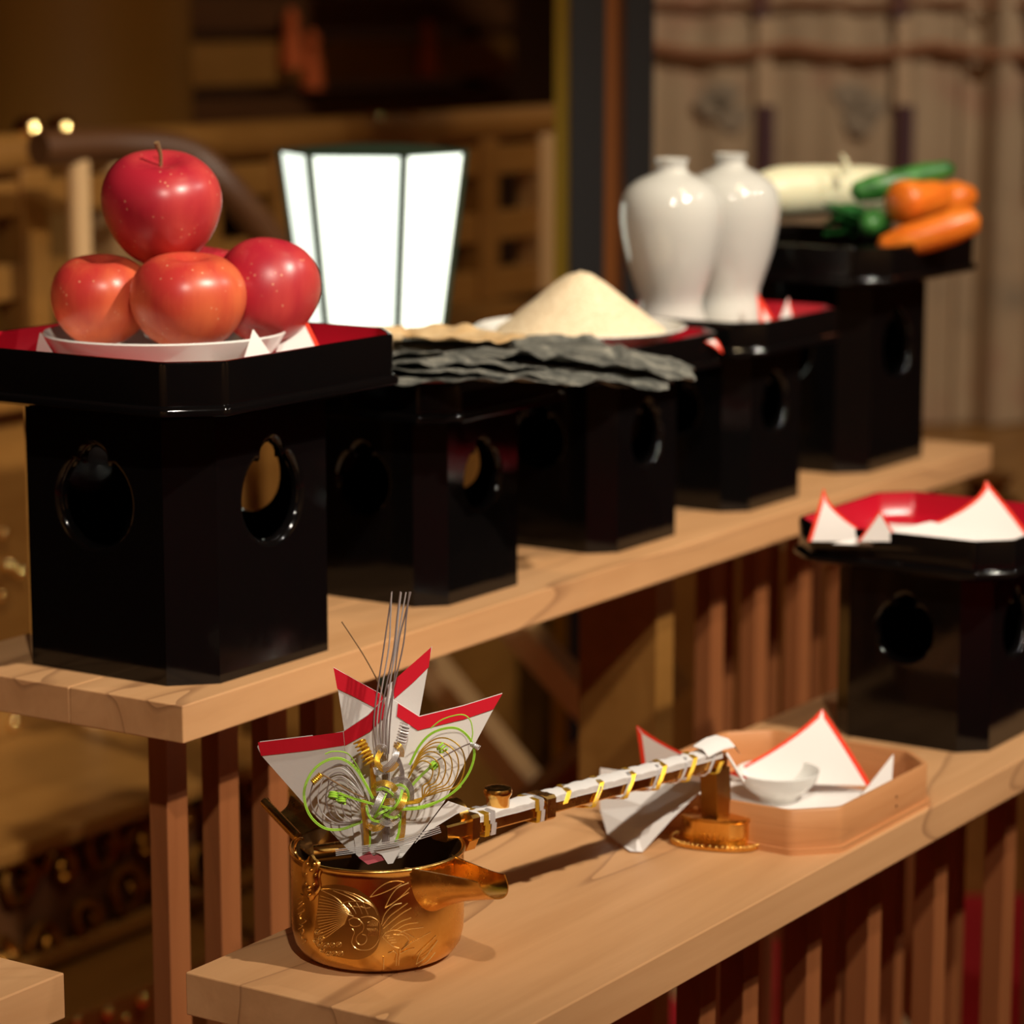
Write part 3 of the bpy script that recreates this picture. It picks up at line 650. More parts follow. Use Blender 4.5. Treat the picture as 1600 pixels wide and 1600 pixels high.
# handle bar
HB = K0+HD*(KR-.006)+HS*(-.012)+ZU*(KH+.004)
hc0 = onz(1119, 1318, Z2); hend = CP+ray(1124, 1184)*((hc0-CP).dot(FW)/ray(1124, 1184).dot(FW))
hst = onz(704, 1296, Z2+.084)
hv = (hend-hst); hl = hv.length; hu = hv.normalized(); hsd = Vector((hu.y, -hu.x, 0)).normalized(); hup = hsd.cross(hu).normalized()
if hup.z < 0: hup = -hup
def hp(s, a=0, b=0): return hst+hu*s+hsd*a+hup*b
def bar(mb, s0, s1, w0, h0, w1=None, h1=None, c=.22):
    w1 = w1 or w0; h1 = h1 or h0
    rs = []
    for s, wd, h in ((s0, w0, h0), (s1, w1, h1)):
        k = c*min(wd, h); rs.append([hp(s, a, b) for a, b in ((-wd+k, -h), (wd-k, -h), (wd, -h+k), (wd, h-k), (wd-k, h), (-wd+k, h), (-wd, h-k), (-wd, -h+k))])
    return mb.rings(rs)
ho = bar(MB(), -.012, hl, .0080, .0062, .0085, .0058).build('handle', 'gold', kt, loc=K0, ang=30)
def sleeve(name, s0, s1, w_, h_, m, par=None): return bar(MB(), s0, s1, w_, h_).build(name, m, par or ho, loc=K0, ang=30)
sleeve('handle_collar', .012, .020, .0110, .0100, 'gold')
sleeve('handle_collar', .096, .106, .0110, .0095, 'gold')
kb = hp(.052, 0, .006)
MB().lathe([(.0075, 0), (.0085, .001), (.0088, .009), (.0104, .0115), (.0108, .0145), (.0100, .0162), (.006, .0168), (.001, .0158)], kb, 28).build('knob', 'gold', ho, loc=K0, ang=50)
# rim bracket that carries the handle: curled plate
br = [K0+HD*(KR+.001)+HS*s+ZU*z for s, z in ((.030, KH-.004), (.020, KH+.001), (.021, KH+.012), (.012, KH+.022), (-.002, KH+.022), (-.018, KH+.018), (-.022, KH+.004), (-.03, KH-.004))]
brp = smoothpath(br, 6)
mb = MB(); mb.poly(brp+[K0+HD*(KR+.001)+HS*(-.028)+ZU*(KH-.012), K0+HD*(KR+.001)+HS*.026+ZU*(KH-.012)], HD*.009); mb.build('handle_bracket', 'gold', bo, loc=K0, ang=35)
# wrapping: white paper band on top of the bar, spiral gold and silver cords
for s0, s1, n in ((.022, .094, 4), (.108, hl-.008, 12)):
    rows = []
    for i in range(n*4+1):
        s = s0+(s1-s0)*i/(n*4); b = .0078+.0008*abs(math.sin(i*math.pi/4)); wd = .0092+.0003*math.sin(i*.8)
        rows.append([hp(s, -wd, -.004), hp(s, -wd, b-.001), hp(s, 0, b+.0010), hp(s, wd, b-.001), hp(s, wd, .0028)])
    mb = MB()
    for sg in (0, 1): mb.rings([[p+hup*(.0006*sg) for p in r] for r in rows], closed=False)
    if s0 > .1 or True: mb.build('paper_wrap', 'paper', ho, loc=K0, ang=60, fix=False)
def spiral(name, s0, s1, turns, m, strands=4, ph=0.0):
    mb = MB()
    for q in range(strands):
        P = []
        for i in range(int(turns*16)+1):
            a = 2*math.pi*i/16+ph; s = s0+(s1-s0)*i/(turns*16)+q*.0011
            sq_ = max(abs(math.cos(a)), abs(math.sin(a))); P.append(hp(s, .0098*math.cos(a)/sq_**.85, .0092*math.sin(a)/sq_**.85))
        mb.tube(P, .0005, 6)
    return mb.build(name, m, ho, loc=K0)
spiral('gold_cord_wrap', .116, hl-.012, 5, 'gcord', 5)
spiral('silver_cord_wrap', .126, hl-.018, 5, 'scord', 3, 1.0)
spiral('gold_cord_wrap', .026, .031, 3, 'gcord', 2); spiral('silver_cord_wrap', .033, .038, 3, 'scord', 2)
spiral('gold_cord_wrap', .084, .088, 2, 'gcord', 2); spiral('silver_cord_wrap', .089, .093, 2, 'scord', 2)
# paper tuft and cord end over the far end of the handle
mb = MB(); rs = []
for i, (s, b, wd) in enumerate(((hl-.030, .010, .011), (hl-.012, .014, .013), (hl+.002, .014, .014), (hl+.010, .006, .014))):
    rs.append([hp(s, -wd, b-.002), hp(s, -wd*.4, b+.003), hp(s, wd*.5, b+.002), hp(s, wd, b-.003)])
mb.rings(rs, closed=False); mb.rings([[p+hup*.0008 for p in r] for r in rs], closed=False)
mb.build('paper_tuft', 'paper', ho, loc=K0, fix=False)
e0 = hp(hl-.004, .010, .006); e1 = at(1163, 1222, (e0-CP).dot(DV)-.012)
MB().tube([e0, e0.lerp(e1, .5), e1], .0013, 8).build('cord_end', 'paper', ho, loc=K0)

# handle rest: post on an oblong beaded foot
hr = empty('handle_rest', (hend.x, hend.y, Z2), 'gold post on an oblong beaded foot holding up the kettle handle end', 'handle rest')
hc = onz(1119, 1318, Z2); hc = Vector((hc.x, hc.y, Z2)); hr.location = hc
ax = Vector((.93, -.37, 0)).normalized()*0+RT*.93+FW*(-.30); ax = Vector((ax.x, ax.y, 0)).normalized(); ay = Vector((-ax.y, ax.x, 0))
def oval(a, b, z, n=48, pw=.75):
    out = []
    for k in range(n):
        t = 2*math.pi*k/n; c_, s_ = math.cos(t), math.sin(t)
        out.append(hc+ax*(a*math.copysign(abs(c_)**pw, c_))+ay*(b*math.copysign(abs(s_)**pw, s_))+ZU*z)
    return out
MB().rings([oval(.0355, .0225, 0), oval(.0375, .0245, .001), oval(.0375, .0245, .003), oval(.034, .021, .0045)]).build('foot_plate', 'gold', hr, loc=hc, ang=40)
mb = MB()
for p in oval(.0370, .0240, .0040, 56, .85): mb.lathe([(.0017*math.sin(math.pi*k/6), -.0017*math.cos(math.pi*k/6)) for k in range(7)], p, 8)
mb.build('beading', 'gold', hr, loc=hc)
MB().rings([oval(.0275, .0155, .0040), oval(.0280, .016, .006), oval(.0280, .016, .0215), oval(.0295, .0172, .023), oval(.029, .017, .0248), oval(.012, .011, .0262)]).build('foot_block', 'gold', hr, loc=hc, ang=40)
pt = Vector((hend.x, hend.y, 0))
p0 = hc+ZU*.025; wx = .0096; 
top = hp(hl-.006, 0, -.0062)
rs = []
for z in (p0.z, top.z):
    t = (z-p0.z)/(top.z-p0.z); c_ = Vector((p0.x+(top.x-p0.x)*t, p0.y+(top.y-p0.y)*t, z))
    rs.append([c_+hu*a+hsd*b for a, b in ((-.0095, -.0085), (.0095, -.0085), (.0095, .0085), (-.0095, .0085))])
MB().rings(rs).build('post', 'gold_dark', hr, smooth=False, loc=hc, bevel=.0006)

# ================================================================== PAPER AND CORD ORNAMENT
B0 = K0+FW*(-.016)
orn = empty('wedding_ornament', K0+Vector((0, 0, .06)), 'fan of white red-banded paper tied with gold, silver and green cords', 'ornament')
OL = Vector(orn.location)
def pn(px, py, off=0.0): r = ray(px, py); return CP+r*((B0+FW*off-CP).dot(FW)/r.dot(FW))
def panel(name, pts, offf, band=None, bw=None):
    P = [pn(x, y, offf(x, y)) for x, y in pts]
    pa_ = MB().poly(P, FW*.0008).build(name, 'paper', orn, smooth=False, loc=OL)
    if band:
        mb = MB(); up_, dn = band
        q = [pn(x, y, offf(x, y)-.0004) for x, y in up_]+[pn(x, y, offf(x, y)-.0004) for x, y in reversed(dn)]
        n = len(up_); vs = q+[p-FW*.0003 for p in q]
        fs = []
        for i in range(n-1):
            j = 2*n-1-i; fs += [(i, i+1, j-1, j), (2*n+i, 2*n+j, 2*n+j-1, 2*n+i+1)]
        for i in range(2*n): fs.append((i, (i+1) % (2*n), 2*n+(i+1) % (2*n), 2*n+i))
        mb.add(vs, fs).build('red_band', 'red_paper', pa_, smooth=False, loc=OL)
    return pa_
cx0 = 605
panel('paper_panel', [(521, 1043), (560, 1065), (600, 1087), (612, 1096), (612, 1330), (590, 1330), (545, 1190), (528, 1077)], lambda x, y: .010+.00010*(cx0-x)*0,
      ([(521, 1043), (560, 1065), (602, 1088)], [(527, 1076), (556, 1090), (590, 1108)]))
panel('paper_panel', [(675, 1010), (668, 1047), (655, 1119), (630, 1260), (615, 1330), (600, 1330), (606, 1070), (624, 1058)], lambda x, y: .008+.00006*(x-cx0),
      ([(674, 1011), (648, 1034), (614, 1064)], [(670, 1042), (648, 1064), (616, 1092)]))
panel('paper_panel', [(402, 1167), (406, 1159), (488, 1149), (490, 1153), (540, 1142), (560, 1335), (545, 1329), (476, 1257), (408, 1180)],
      lambda x, y: .0085+.00022*max(0, 540-x)-.000*y, ([(403, 1160), (488, 1150), (540, 1143)], [(408, 1181), (488, 1172), (542, 1164)]))
panel('paper_panel', [(536, 1143), (575, 1117), (600, 1091), (612, 1096), (612, 1343), (566, 1344), (556, 1335)],
      lambda x, y: .00012*max(0, cx0-x), ([(537, 1143), (575, 1118), (600, 1092)], [(539, 1165), (578, 1143), (603, 1118)]))
panel('paper_panel', [(785, 1083), (724, 1102), (655, 1119), (622, 1098), (606, 1088), (606, 1345), (628, 1340), (644, 1320), (693, 1255), (771, 1108)],
      lambda x, y: -.001+.00012*max(0, x-cx0),
      ([(785, 1084), (724, 1103), (655, 1120), (622, 1099)], [(771, 1108), (724, 1124), (653, 1141), (620, 1119)]))
# side fold that slips under the handle wrap and the pink folded foot
panel('paper_fold', [(648, 1318), (690, 1262), (700, 1252), (735, 1264), (713, 1272), (668, 1300)], lambda x, y: .004+.0002*max(0, x-650))
MB().poly([pn(560, 1340, -.004), pn(578, 1331, -.004), pn(583, 1338, -.004), pn(594, 1334, -.004), pn(604, 1343, -.004), pn(575, 1351, -.004)], FW*.0006).build('pink_fold', mat('pink_paper', (.62, .12, .15), .85), orn, smooth=False, loc=OL)
MB().poly([pn(584, 1330, -.006), pn(590, 1320, -.006), pn(620, 1317, -.006), pn(626, 1326, -.006), pn(614, 1349, -.006), pn(606, 1350, -.006), pn(597, 1336, -.006)], FW*.0006).build('folded_foot', 'paper', orn, smooth=False, loc=OL)
def cord(name, pts, org, m, r=.0006, strands=1, gap=2.2, off=-.004, offs_=None, n=8, parent=None, closed=False):
    px = [zc(p, org) for p in pts]; mb = MB()
    k = len(px)
    for s in range(strands):
        e = (s-(strands-1)/2)*gap; P = []
        for i in range(k):
            a = px[i-1] if i else px[i]; b = px[i+1] if i < k-1 else px[i]
            dx, dy = b[0]-a[0], b[1]-a[1]; L_ = math.hypot(dx, dy) or 1
            o_ = offs_[i] if offs_ else off
            P.append(pn(px[i][0]-dy/L_*e, px[i][1]+dx/L_*e, o_))
        mb.tube(smoothpath(P, n), min(r, .00036) if strands > 2 else (min(r, .00046) if strands == 2 else r), 6)
    return mb.build(name, m, parent or orn, loc=OL)
Z4, Z5, Z6 = (540, 1120, 8.889), (460, 1140, 10.0), (640, 1120, 10.0)
Zr = (380, 900, 3.636)
# upright silver threads
for i, (bx, tx, ty, mx) in enumerate(((588, 845, 88, 800), (592, 843, 95, 826), (596, 893, 88, 852), (600, 925, 92, 872), (604, 945, 90, 905), (600, 897, 92, 860), (607, 952, 90, 880))):
    cord('silver_thread', [((bx-380)*3.636, 1010), ((bx-380)*3.636+4*(i-3), 800), (mx, 400+15*(i % 3)), ((mx+tx)/2+2, 230), (tx, ty)], Zr, 'scord' if i % 2 else 'bcord', .00055, 1, off=-.006-.0006*(i % 3))
cord('bronze_thread', [(800, 700), (760, 590), (690, 460), (620, 350), (560, 260)], Zr, 'stem', .0005, off=-.004)
# standing cord bundles behind the knot
cord('silver_cord', [(560, 750), (560, 900), (560, 1250), (565, 1500), (560, 1800)], Z4, 'bcord', .0006, 6, 2.0, off=-.0035)
cord('gold_cord', [(375, 620), (375, 760), (385, 900), (390, 1100)], Z4, 'gcord', .0006, 5, 1.7, off=-.005)
cord('gold_cord', [(270, 1150), (250, 1250), (265, 1400), (285, 1600), (290, 1780)], Z4, 'gcord', .0006, 5, 1.8, off=-.006)
cord('gold_cord', [(800, 1290), (800, 1450), (790, 1600), (770, 1720)], Z4, 'gcord', .0006, 5, 1.8, off=-.005)
cord('green_cord', [(760, 1310), (755, 1450), (735, 1620), (690, 1740)], Z4, 'ycord', .0007, 2, 2.0, off=-.0065)
cord('green_cord', [(340, 1570), (335, 1700), (330, 1800)], Z4, 'ycord', .0007, 2, 2.0, off=-.0055)
# upper knot
cord('silver_cord', [(420, 470), (470, 410), (540, 420), (560, 520)], Z4, 'scord', .00055, 4, 1.8, offs_=[-.006, -.008, -.010, -.006])
cord('gold_cord', [(490, 480), (450, 560), (440, 640), (520, 730), (640, 720), (720, 640)], Z4, 'gcord', .0006, 5, 1.8, offs_=[-.007, -.010, -.012, -.012, -.010, -.008])
cord('silver_cord', [(420, 700), (430, 770), (520, 740), (640, 640), (700, 520), (700, 400)], Z4, 'scord', .0006, 5, 2.0, offs_=[-.007, -.009, -.012, -.015, -.014, -.008])
cord('gold_cord', [(670, 390), (730, 400), (770, 470), (770, 560)], Z4, 'gcord', .0006, 5, 2.0, offs_=[-.008, -.012, -.012, -.008])
cord('silver_cord', [(700, 540), (750, 640), (785, 760), (790, 880)], Z4, 'bcord', .0006, 4, 1.7, off=-.007)
# curled ends (coils)
def coil(name, p0, p1, org, m, turns, rad, r=.0006, off=-.009):
    a = pn(*zc(p0, org), off); b = pn(*zc(p1, org), off-.002); ax_ = (b-a).normalized(); u = ax_.cross(FW).normalized(); v = ax_.cross(u); P = []
    for i in range(int(turns*12)+1):
        t = i/(turns*12); th = 2*math.pi*turns*t; P.append(a.lerp(b, t)+(u*math.cos(th)+v*math.sin(th))*rad)
    return MB().tube(P, r, 6).build(name, m, orn, loc=OL)
for k in range(5):
    d = (k-2)*22
    coil('gold_coil', (340+d, 640-d*.5), (190+d, 340-d*.5), Z4, 'gcord', 6, .0017, .0006)
    coil('silver_coil', (760+d, 380+d*.3), (830+d, 100+d*.3), Z4, 'scord', 7, .0012, .0005)
coil('gold_coil', (420, 700), (280, 830), Z5, 'gcord', 6, .0019)
coil('silver_coil', (960, 420), (1085, 490), Z6, 'scord', 6, .0016, .0005)
coil('green_coil', (620, 980), (600, 1080), Z5, 'ycord', 3, .0030, .0008)
coil('green_coil', (750, 1050), (735, 1150), Z5, 'ycord', 3, .0026, .0008)
coil('green_coil', (470, 450), (540, 540), Z6, 'ycord', 2, .0028, .0008); coil('green_coil', (350, 740), (400, 790), Z6, 'ycord', 2, .0026, .0008)
# central knot
cord('gold_cord', [(400, 1000), (430, 950), (540, 920), (660, 970), (720, 1060)], Z4, 'gcord', .0006, 5, 2.0, offs_=[-.008, -.010, -.012, -.012, -.009])
cord('green_cord', [(430, 1020), (520, 1000), (610, 1040), (680, 1110), (720, 1190)], Z4, 'ycord', .0007, 2, 2.2, offs_=[-.009, -.012, -.014, -.011, -.009])
cord('silver_cord', [(640, 900), (740, 870), (850, 900), (910, 1010), (910, 1160)], Z4, 'bcord', .0006, 5, 1.9, offs_=[-.008, -.010, -.011, -.010, -.008])
cord('green_cord', [(690, 960), (770, 950), (850, 1010), (870, 1100), (860, 1170)], Z4, 'ycord', .0007, 2, 2.2, offs_=[-.010, -.012, -.013, -.012, -.010])
cord('silver_cord', [(520, 1040), (470, 1140), (420, 1260), (370, 1360)], Z4, 'scord', .0006, 5, 2.0, offs_=[-.010, -.015, -.016, -.010])
cord('green_cord', [(570, 1060), (520, 1170), (460, 1290), (400, 1400)], Z4, 'ycord', .0007, 1, 2.2, offs_=[-.010, -.0165, -.0165, -.010])
cord('silver_cord', [(770, 1000), (720, 1070), (650, 1130)], Z4, 'scord', .0006, 4, 2.0, offs_=[-.011, -.014, -.010])
cord('gold_cord', [(830, 1060), (800, 1180), (730, 1290), (640, 1370)], Z4, 'gcord', .0006, 5, 2.0, offs_=[-.010, -.016, -.017, -.010])
cord('green_cord', [(790, 1010), (750, 1150), (680, 1260), (600, 1340), (520, 1400)], Z4, 'ycord', .0007, 2, 2.2, offs_=[-.012, -.017, -.018, -.014, -.010])
cord('gold_cord', [(530, 1190), (600, 1180), (680, 1180)], Z4, 'gcord', .0006, 5, 2.2, off=-.0125)
cord('gold_cord', [(300, 1500), (380, 1550), (460, 1540), (530, 1480)], Z4, 'gcord', .0006, 5, 2.0, offs_=[-.008, -.012, -.012, -.008])
cord('silver_cord', [(470, 1420), (560, 1480), (650, 1480), (740, 1400)], Z4, 'scord', .0006, 5, 2.0, offs_=[-.009, -.012, -.012, -.009])
cord('green_cord', [(290, 1230), (310, 1340), (370, 1430), (470, 1460)], Z4, 'ycord', .0007, 2, 2.2, offs_=[-.010, -.013, -.014, -.010])
cord('green_cord', [(530, 1350), (610, 1390), (680, 1400), (750, 1370)], Z4, 'ycord', .0007, 2, 2.2, offs_=[-.012, -.014, -.014, -.010])
cord('green_cord', [(400, 1400), (480, 1340), (600, 1280)], Z4, 'ycord', .0007, 2, 2.2, offs_=[-.012, -.015, -.011])
cord('green_cord', [(-90, 1060), (100, 1130), (300, 1190), (450, 1230), (620, 1270), (850, 1285), (1080, 1260), (1300, 1170), (1480, 1060), (1600, 960)], Z4, 'ycord', .0007, 2, 2.0, offs_=[-.012, -.012, -.012, -.013, -.015, -.014, -.012, -.012, -.012, -.012])
# left loops: silver nested, green outer
for k in range(5):
    cord('silver_loop', [(1080, 1010+k*14), (930, 720+52*k), (740, 545+62*k), (560, 600+62*k), (340+95*k, 760+48*k), (245+122*k, 1050+20*k), (330+112*k, 1300+4*k), (560+75*k, 1470-18*k), (820+20*k, 1490-18*k), (1040, 1440-10*k)], Z5, 'scord' if k % 2 else 'bcord', .00045, 1, off=-.006-.0014*k)
cord('green_loop', [(1230, 1080), (1100, 830), (930, 580), (700, 450), (450, 510), (250, 700), (150, 1000), (230, 1320), (450, 1530), (720, 1560), (1060, 1440)], Z5, 'ycord', .0006, 2, 2.2, off=-.008)
cord('green_loop', [(1200, 1060), (1050, 700), (850, 390), (620, 340), (480, 380)], Z5, 'ycord', .00045, 1, off=-.005)
cord('bronze_thread', [(420, 690), (650, 830), (900, 980), (1080, 1060)], Z5, 'stem', .0006, off=-.013)
# right loops: gold nested, green outer
for k in range(6):
    q = k/5.0; L = 1-.58*q
    cord('gold_loop', [(-20, 960), (150*L+20, 960-420*L), (400*L, 950-600*L), (620*L, 950-600*L), (820*L, 940-420*L), (860*L, 930-130*L), (740*L, 960+120*L), (480*L, 1040+130*L), (180, 1270+10*k), (-60, 1330+8*k)], Z6, 'gcord', .0005, 1, off=-.007-.001*k)
cord('green_loop', [(0, 750), (150, 460), (330, 270), (560, 180), (760, 190), (930, 330), (1010, 540), (960, 800), (800, 1060), (540, 1280), (200, 1400), (-60, 1430)], Z6, 'ycord', .0006, 2, 2.0, off=-.010)
cord('gold_loop', [(330, 180), (480, 60), (660, -10), (840, -30), (950, 60), (985, 250), (960, 400)], Z6, 'ycord', .00045, 1, off=-.008)
cord('green_cord', [(40, 1070), (200, 900), (370, 750)], Z6, 'ycord', .0006, 2, 2.2, off=-.008)
cord('silver_thread', [(400, 700), (640, 560), (860, 450), (980, 410)], Z6, 'bcord', .0005, off=-.009)
# silver cords tying the ornament across the mouth to the bracket
cord('tie_cord', [(525, 1572), (720, 1545), (900, 1510), (1120, 1440)], Zr, 'scord', .00055, 4, 2.9, off=-.0075)

# ================================================================== LANTERN
LD = 3.25
lan = at(580, 240, LD); lb = at(600, 512, LD)
LC = Vector((lan.x, lan.y, 0))+FW*.02
zt, zb_ = lan.z, at(580, 515, LD).z
ln = empty('lantern', (LC.x, LC.y, 0), 'glowing white paper lantern with dark ribs behind the apples', 'lantern')
rt, rb = .1075, .081
def hexp(r, z, k, rot=math.radians(213.3+30-8)): a = rot+k*math.pi/3; return Vector((LC.x+r*math.cos(a), LC.y+r*math.sin(a), z))
for k in range(6):
    a, b, c, d = hexp(rt, zt, k), hexp(rt, zt, k+1), hexp(rb, zb_, k+1), hexp(rb, zb_, k)
    n = (b-a).cross(d-a).normalized()
    if n.dot(Vector((LC.x, LC.y, a.z))-a) < 0: n = -n
    MB().poly([a, b, c, d], n*.0015).build('lamp_panel', 'lantern', ln, smooth=False, loc=LC)
for k in range(6): MB().tube([hexp(rt+.001, zt+.004, k), hexp(rb+.001, zb_-.004, k)], .0048, 6).build('rib', 'lantern_frame', ln, loc=LC)
MB().rings([[hexp(rt+.002, zt+.0005, k) for k in range(6)], [hexp(rt+.002, zt+.004, k) for k in range(6)], [hexp(rt-.06, zt+.009, k) for k in range(6)]]).build('top_cap', 'lantern_frame', ln, smooth=False, loc=LC)
MB().rings([[hexp(rb+.004, zb_-.01, k) for k in range(6)], [hexp(rb+.004, zb_, k) for k in range(6)]]).build('bottom_ring', 'lantern_frame', ln, smooth=False, loc=LC)
MB().lathe([(.10, .012), (.10, .02), (.03, .035), (.012, .05), (.012, zb_-.009)], LC, 24).build('stand', 'lantern_frame', ln, loc=LC)

# ================================================================== ALTAR BEHIND
al = empty('altar_platform', (2.4, 2.4, 0), 'brown tiered altar platform with carved gilt front panels at the left', 'altar')
AX0, AX1 = .6, 2.95
def ab(name, a, b, m, par=al, bevel=.004): c = [(i+j)/2 for i, j in zip(a, b)]; return MB().box(a, b).build(name, m, par, smooth=False, loc=c, bevel=bevel)
YA = 2.30
zA = onY(100, 1280, YA).z
z_pan1 = onY(100, 1478, YA).z; z_pl = onY(100, 1580, YA-.12).z
ab('base_step', (AX0, YA-.14, 0), (AX1, 3.02, z_pl), 'altar_wood')
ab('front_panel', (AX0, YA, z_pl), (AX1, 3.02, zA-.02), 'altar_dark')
ab('upper_moulding', (AX0, YA-.03, zA-.022), (AX1, 3.02, zA), 'altar_wood')
ab('lower_moulding', (AX0, YA-.02, z_pan1-.012), (AX1, YA, z_pan1+.008), 'altar_wood')
zR = onY(115, 205, 2.73).z
ab('upper_tier', (AX0, 2.66, zA), (4.1, 3.02, zR-.36), 'altar_wood'); ab('tier_base', (AX1+.001, 2.68, .0), (4.1, 3.02, zA-.001), 'altar_wood')
ab('tier_moulding', (AX0, 2.63, zA), (AX1, 2.66, zA+.05), 'altar_wood')
ab('tier_moulding', (AX0, 2.62, zR-.36), (4.13, 3.02, zR-.33), 'altar_wood')
random.seed(11)
for k in range(40):                                           # carved scrolls
    x = 1.55+(k//2)*.075+.03*(k % 2); zc_ = (zA-.02+z_pan1)/2+(.045 if k % 2 else -.045)+random.uniform(-.015, .015); P = []
    s = random.choice((-1, 1)); R_ = random.uniform(.022, .036)
    for i in range(22):
        a = i*.45; r = R_*(1-i/24); P.append((x+s*r*math.cos(a)+.02*i/22, YA-.008-.004*math.sin(i), zc_+r*math.sin(a)*1.1))
    MB().tube(P, lambda t: .007*(1-.5*t), 7).build('carved_scroll', 'gold_dark', al, loc=(x, YA, zc_))
for px, py, r in ((4, 832, .009), (12, 882, .010), (30, 893, .009), (2, 930, .008), (36, 1010, .007), (85, 1168, .012), (152, 1139, .008), (20, 1130, .011), (58, 1196, .008), (120, 1150, .007)):
    p = onY(px, py, 2.63); MB().lathe([(r*math.sin(math.pi*i/8), -r*math.cos(math.pi*i/8)) for i in range(9)], p, 14).build('gilt_boss', 'gilt_bright', al, loc=p)
for px, py, r in ((222, 1562, .010), (168, 1582, .009), (196, 1592, .007), (120, 1596, .008)):
    p = onY(px, py, YA-.145); MB().lathe([(r*math.sin(math.pi*i/8), -r*math.cos(math.pi*i/8)) for i in range(9)], p, 14).build('gilt_boss', 'gilt_bright', al, loc=p)
# balustrade
ba = empty('balustrade', (3.2, 2.74, zR-.33), 'gilded wooden balustrade running behind the lantern and the apples', 'railing')
BX0, BX1 = 1.4, onY(945, 200, 2.76).x
MB().tube([(BX0, 2.76, zR-.03), (3.2, 2.76, zR-.03), (BX1, 2.76, zR-.03)], .030, 14).build('top_rail', 'altar_wood', ba, loc=ba.location)
for z, h in ((zR-.115, .05), (zR-.23, .05), (zR-.33, .05)): ab('rail', (BX0, 2.745, z), (BX1, 2.785, z+h), 'altar_wood', ba)
for k in range(14):
    x = 2.55+k*.19
    if x > BX1-.06: break
    ab('baluster', (x, 2.735, zR-.33), (x+.055, 2.79, zR-.05), 'altar_wood' if k % 3 else 'pale', ba)
for px in (45, 95, 585, 640, 770):
    p = onY(px, 205 if px < 200 else 190, 2.76)
    MB().lathe([(.001, -.03), (.022, -.03), (.024, -.018), (.020, -.012), (.024, .0), (.020, .012), (.008, .020), (.001, .022)], p, 18).build('finial', 'gilt_bright', ba, loc=p)
# curved handrail
hrl = empty('stair_rail', at(330, 470, 3.75), 'thick brown handrail curving down behind the apples', 'railing')
P = smoothpath([onY(60, 232, 2.60), onY(180, 228, 2.58), onY(290, 240, 2.54), onY(360, 300, 2.50), onY(440, 400, 2.47), onY(520, 520, 2.44)], 8)
MB().tube(P, .024, 14).build('rail', 'altar_dark', hrl, loc=hrl.location)
q = P[-1]; MB().tube([q, (q.x, q.y, zA)], .024, 12).build('newel_post', 'altar_wood', hrl, loc=hrl.location)
q = P[4]; MB().tube([q, (q.x, q.y, zA)], .016, 12).build('newel_post', 'pale', hrl, loc=hrl.location)
# pillar
pc = at(90, 100, 5.1); tag(MB().lathe([(.30, 0), (.30, .06), (.24, .07), (.24, 3.95)], (pc.x, pc.y, 0), 40).build('pillar', 'column', None, loc=(pc.x, pc.y, 0)), 'thick round golden-brown pillar in the upper left corner', 'pillar')
# sanctuary interior: two shelves of dark wood with hanging tassels
sa = empty('sanctuary_shelf', (4.3, 4.2, 0), 'dark wooden sanctuary shelving in shadow above the balustrade', 'shelf')
for py, hh in ((95, .05), (168, .035), (20, .04)):
    z = onY(550, py, 4.2).z; ab('beam', (3.0, 4.2, z-hh), (6.4, 4.4, z+hh), 'altar_dark' if py != 95 else 'altar_wood', sa)
for x in (3.05, 4.4, 6.3): ab('upright', (x, 4.22, 0), (x+.06, 4.3, 3.0), 'altar_dark', sa)
for px, py in ((487, 92), (668, 75), (455, 60)):
    p = onY(px, py, 4.172)
    tag(MB().lathe([(.004, .07), (.012, .06), (.020, .04), (.014, .03), (.026, -.02), (.030, -.07), (.001, -.07)], p, 14).build('tassel', 'tassel', None, loc=p), {487: 'orange-red tassel hanging before the dark beam, the brightest of three', 668: 'orange-red tassel hanging above the right part of the lantern', 455: 'dim red tassel hanging highest, nearest the pillar'}[px], 'tassel', 'hanging tassels')

# ================================================================== BLACK POST FRAME
def colbox(name, px0, px1, d, thick, m, par, z0=0, z1=3.9):
    a = at(px0, 300, d); b = at(px1, 300, d); mb = MB(); t = FW*thick
    vs = [Vector((p.x, p.y, z)) for z in (z0, z1) for p in (a, b, b+t, a+t)]
    mb.add(vs, [(3, 2, 1, 0), (4, 5, 6, 7), (0, 1, 5, 4), (1, 2, 6, 5), (2, 3, 7, 6), (3, 0, 4, 7)])
    return mb.build(name, m, par, smooth=False, loc=par.location)
pb_ = at(955, 300, 4.0); po = empty('frame_post', (pb_.x, pb_.y, 0), 'tall black post with amber and gold strips left of the curtain', 'post')
colbox('gilt_strip', 866, 890, 4.04, .03, 'yellow_gold', po); colbox('black_stile', 890, 945, 4.0, .09, 'black_wood', po)
colbox('amber_strip', 945, 976, 4.02, .05, 'amber', po); colbox('black_stile', 976, 1020, 4.0, .09, 'black_wood', po)
